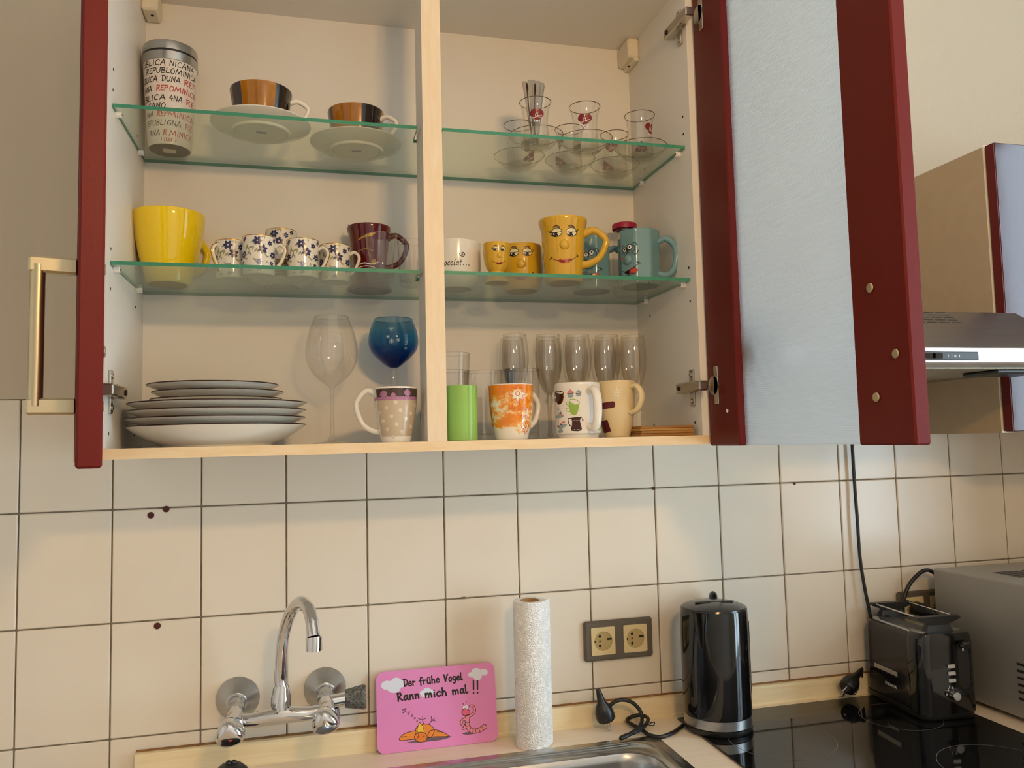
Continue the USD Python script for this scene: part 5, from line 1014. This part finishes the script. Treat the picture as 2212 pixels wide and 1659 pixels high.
for y, nm in ((.080, 'rear'), (-.070, 'front')):
    part(to, 'rack_foot', hull([(sx * .030, y + dy_, HT + .002) for sx in (-1, 1) for dy_ in (-.010, .010)] + [(sx * .022, y + dy_, HT + .020) for sx in (-1, 1) for dy_ in (-.004, .004)]), M_blackp, 25)
for y in (.080, -.070): part(to, 'rack_wing', hull([(sx * a, y + dy_, HT + z) for sx in (-1, 1) for a, z in ((.020, .016), (.050, .027), (.046, .032), (.018, .026)) for dy_ in (-.007, .007)]), M_blackp, 25)
for x in (-.040, .040): part(to, 'rack_wire', tube([(x, .082, HT + .030), (x, -.072, HT + .030)], .0016, 10), M_chrome, True)
fy = -L2 - .0042
lev = affinity.translate(sbox(-.012, -.045, .012, .045).buffer(.004), .030, .112)
part(to, 'lever_groove', mv(prism(U([sbox(.017, .075, .043, .148), ell(.030, .075, .013, .016)]), .0012), (0, fy + .0008, 0)), M_dark)
part(to, 'lever', bx(.018, .042, fy - .014, fy, .142, .154, .004), M_black, 25); part(to, 'lever_mark', bx(.0285, .0315, fy - .0012, fy - .0004, .134, .141), M_wprint)
for z in (.106, .092, .078): part(to, 'button', mv(prism(sbox(-.006, -.0016, .006, .0016).buffer(.002), .0022), (.0015, fy, z)), mat('button_silver', '#c9c9cc', .3, .6))
part(to, 'browning_dial', mv(lathe([(.0095, 0), (.0090, .012), (.0080, .0135), (0, .0137)], 32), (.002, fy, .050), AX['-y']), M_chrome_w, 30)
nums = U([affinity.translate(write('I', 0, 0, .004, .0007), -.006, .064), stroke([(-.013, .0515), (-.0115, .0535), (-.0105, .0515), (-.013, .049), (-.010, .049)], .0008, False), stroke([(-.0085, .0625), (-.0065, .063), (-.0075, .061), (-.006, .0595), (-.0085, .0585)], .0007, False), stroke([(.002, .0655), (.000, .0625), (.0035, .0625)], .0007, False), stroke([(.003, .064), (.003, .061)], .0007, False)])
part(to, 'dial_numbers', mv(slab(nums), (0, fy - .0004, 0)), M_wprint)
v, f = slab(sbox(-.058, .058, .022, .070) if 0 else Polygon([(-.058, .0665), (.022, .0665), (.022, .0760), (-.058, .0760)]))
part(to, 'silver_strip', mv((v, f), (-W2 - .0006, 0, 0), RZ(-90)), mat('silver_strip', '#bcb8ae', .35, .7), label='silver strip on the long side')
wm = meshkit.text_mesh('ONVAYA', .0068, .0001); wv, wf = tm(wm)
part(to, 'lettering', mv((np.c_[wv[:, 0] - .022, -wv[:, 2], wv[:, 1] + .040], wf), (-W2 - .0006, 0, 0), RZ(-90)), M_wprint)
pc = thing('toaster_cable', 'black plug and cable lying on the strip behind the toaster', 'cable')
plug(pc, (1.628, -.050, .945), RZ(20) @ RY(62) @ RZ(30))
part(pc, 'cable', tube(spline([(1.676, -.034, .971), (1.686, -.024, .972), (1.691, -.014, .955), (1.692, -.011, .925)], 6), .0036, 10), M_rub, True)

# ============================================================ microwave and hanging cables
mw = thing('microwave', 'grey steel microwave oven with side vents in the right corner', 'microwave', (1.862, -.235, ZW + .010))
part(mw, 'housing', bx(0, .46, -.165, .182, 0, .262, .003), M_steel_m)
for x in (.03, .43):
    for y in (-.14, .16): part(mw, 'foot', mv(cyl(.012, .0105, 16), (x, y, -.0103)), M_blackp)
part(mw, 'front_frame', bx(-.001, .461, -.185, -.165, -.001, .263, .003), M_blackp); part(mw, 'door', bx(.01, .34, -.200, -.185, .01, .25, .004), M_black)
for c in range(3):
    for r in range(6): part(mw, 'side_louvre', hull([(-.0004, -.040 - c * .032 + y, .108 - r * .0135 + z) for y, z in ((-.012, 0), (.012, 0), (-.012, .0022), (.012, .0022))] + [(-.0026, -.040 - c * .032 + y, .108 - r * .0135 + .003) for y in (-.010, .010)]), M_steel_m); part(mw, 'louvre_slit', bx(-.0006, .0004, -.052 - c * .032, -.028 - c * .032, .1035 - r * .0135, .1078 - r * .0135), M_dark)
for c in range(3):
    for r in range(8): part(mw, 'top_vent', bx(.07 + c * .075, .135 + c * .075, .02 + r * .009, .0245 + r * .009, .2618, .2624), M_dark)
hc = single('hood_cable', tube(spline([(1.700, -.010, 1.604), (1.7012, -.012, 1.50), (1.7015, -.012, 1.4427), (1.7023, -.012, 1.3643), (1.7025, -.014, 1.302), (1.7040, -.014, 1.2193), (1.7090, -.016, 1.1573), (1.7150, -.018, 1.1108), (1.722, -.019, 1.060), (1.730, -.014, 1.0)], 8), .0036, 10), M_rub, 'black cable hanging from the extractor hood down to the toaster', 'cable', True)
mc = thing('microwave_cable', 'black cable arching from behind the microwave down to the wall socket', 'cable')
part(mc, 'cable', tube(spline([(1.897, -.036, 1.155), (1.882, -.034, 1.1716), (1.864, -.034, 1.1790), (1.845, -.032, 1.1729), (1.818, -.030, 1.1496), (1.800, -.030, 1.1168), (1.795, -.030, 1.0917), (1.800, -.034, 1.076)], 7), .0042, 10), M_rub, True)
plug(mc, (1.8440, -.018, 1.088), RX(90) @ RZ(90))
lamp = thing('ceiling_lamp', 'white ceiling lamp with two bare warm bulbs', 'lamp', (.91, -1.735, 0))
part(lamp, 'canopy', mv(lathe([(0, 0), (.055, 0), (.06, .012), (.06, .03), (0, .03)], 32), (0, 0, ZC - .03)), M_whitep, 40)
part(lamp, 'stem', tube([(0, 0, ZC - .03), (0, 0, 2.20)], .006, 10), M_whitep); part(lamp, 'arm', tube([(-.045, 0, 2.15), (-.045, 0, 2.19), (0, 0, 2.205), (.045, 0, 2.19), (.045, 0, 2.15)], .008, 10), M_whitep)
for x in (-.045, .045): part(lamp, 'bulb_socket', mv(cyl(.016, .04, 20), (x, 0, 2.130)), M_whitep)
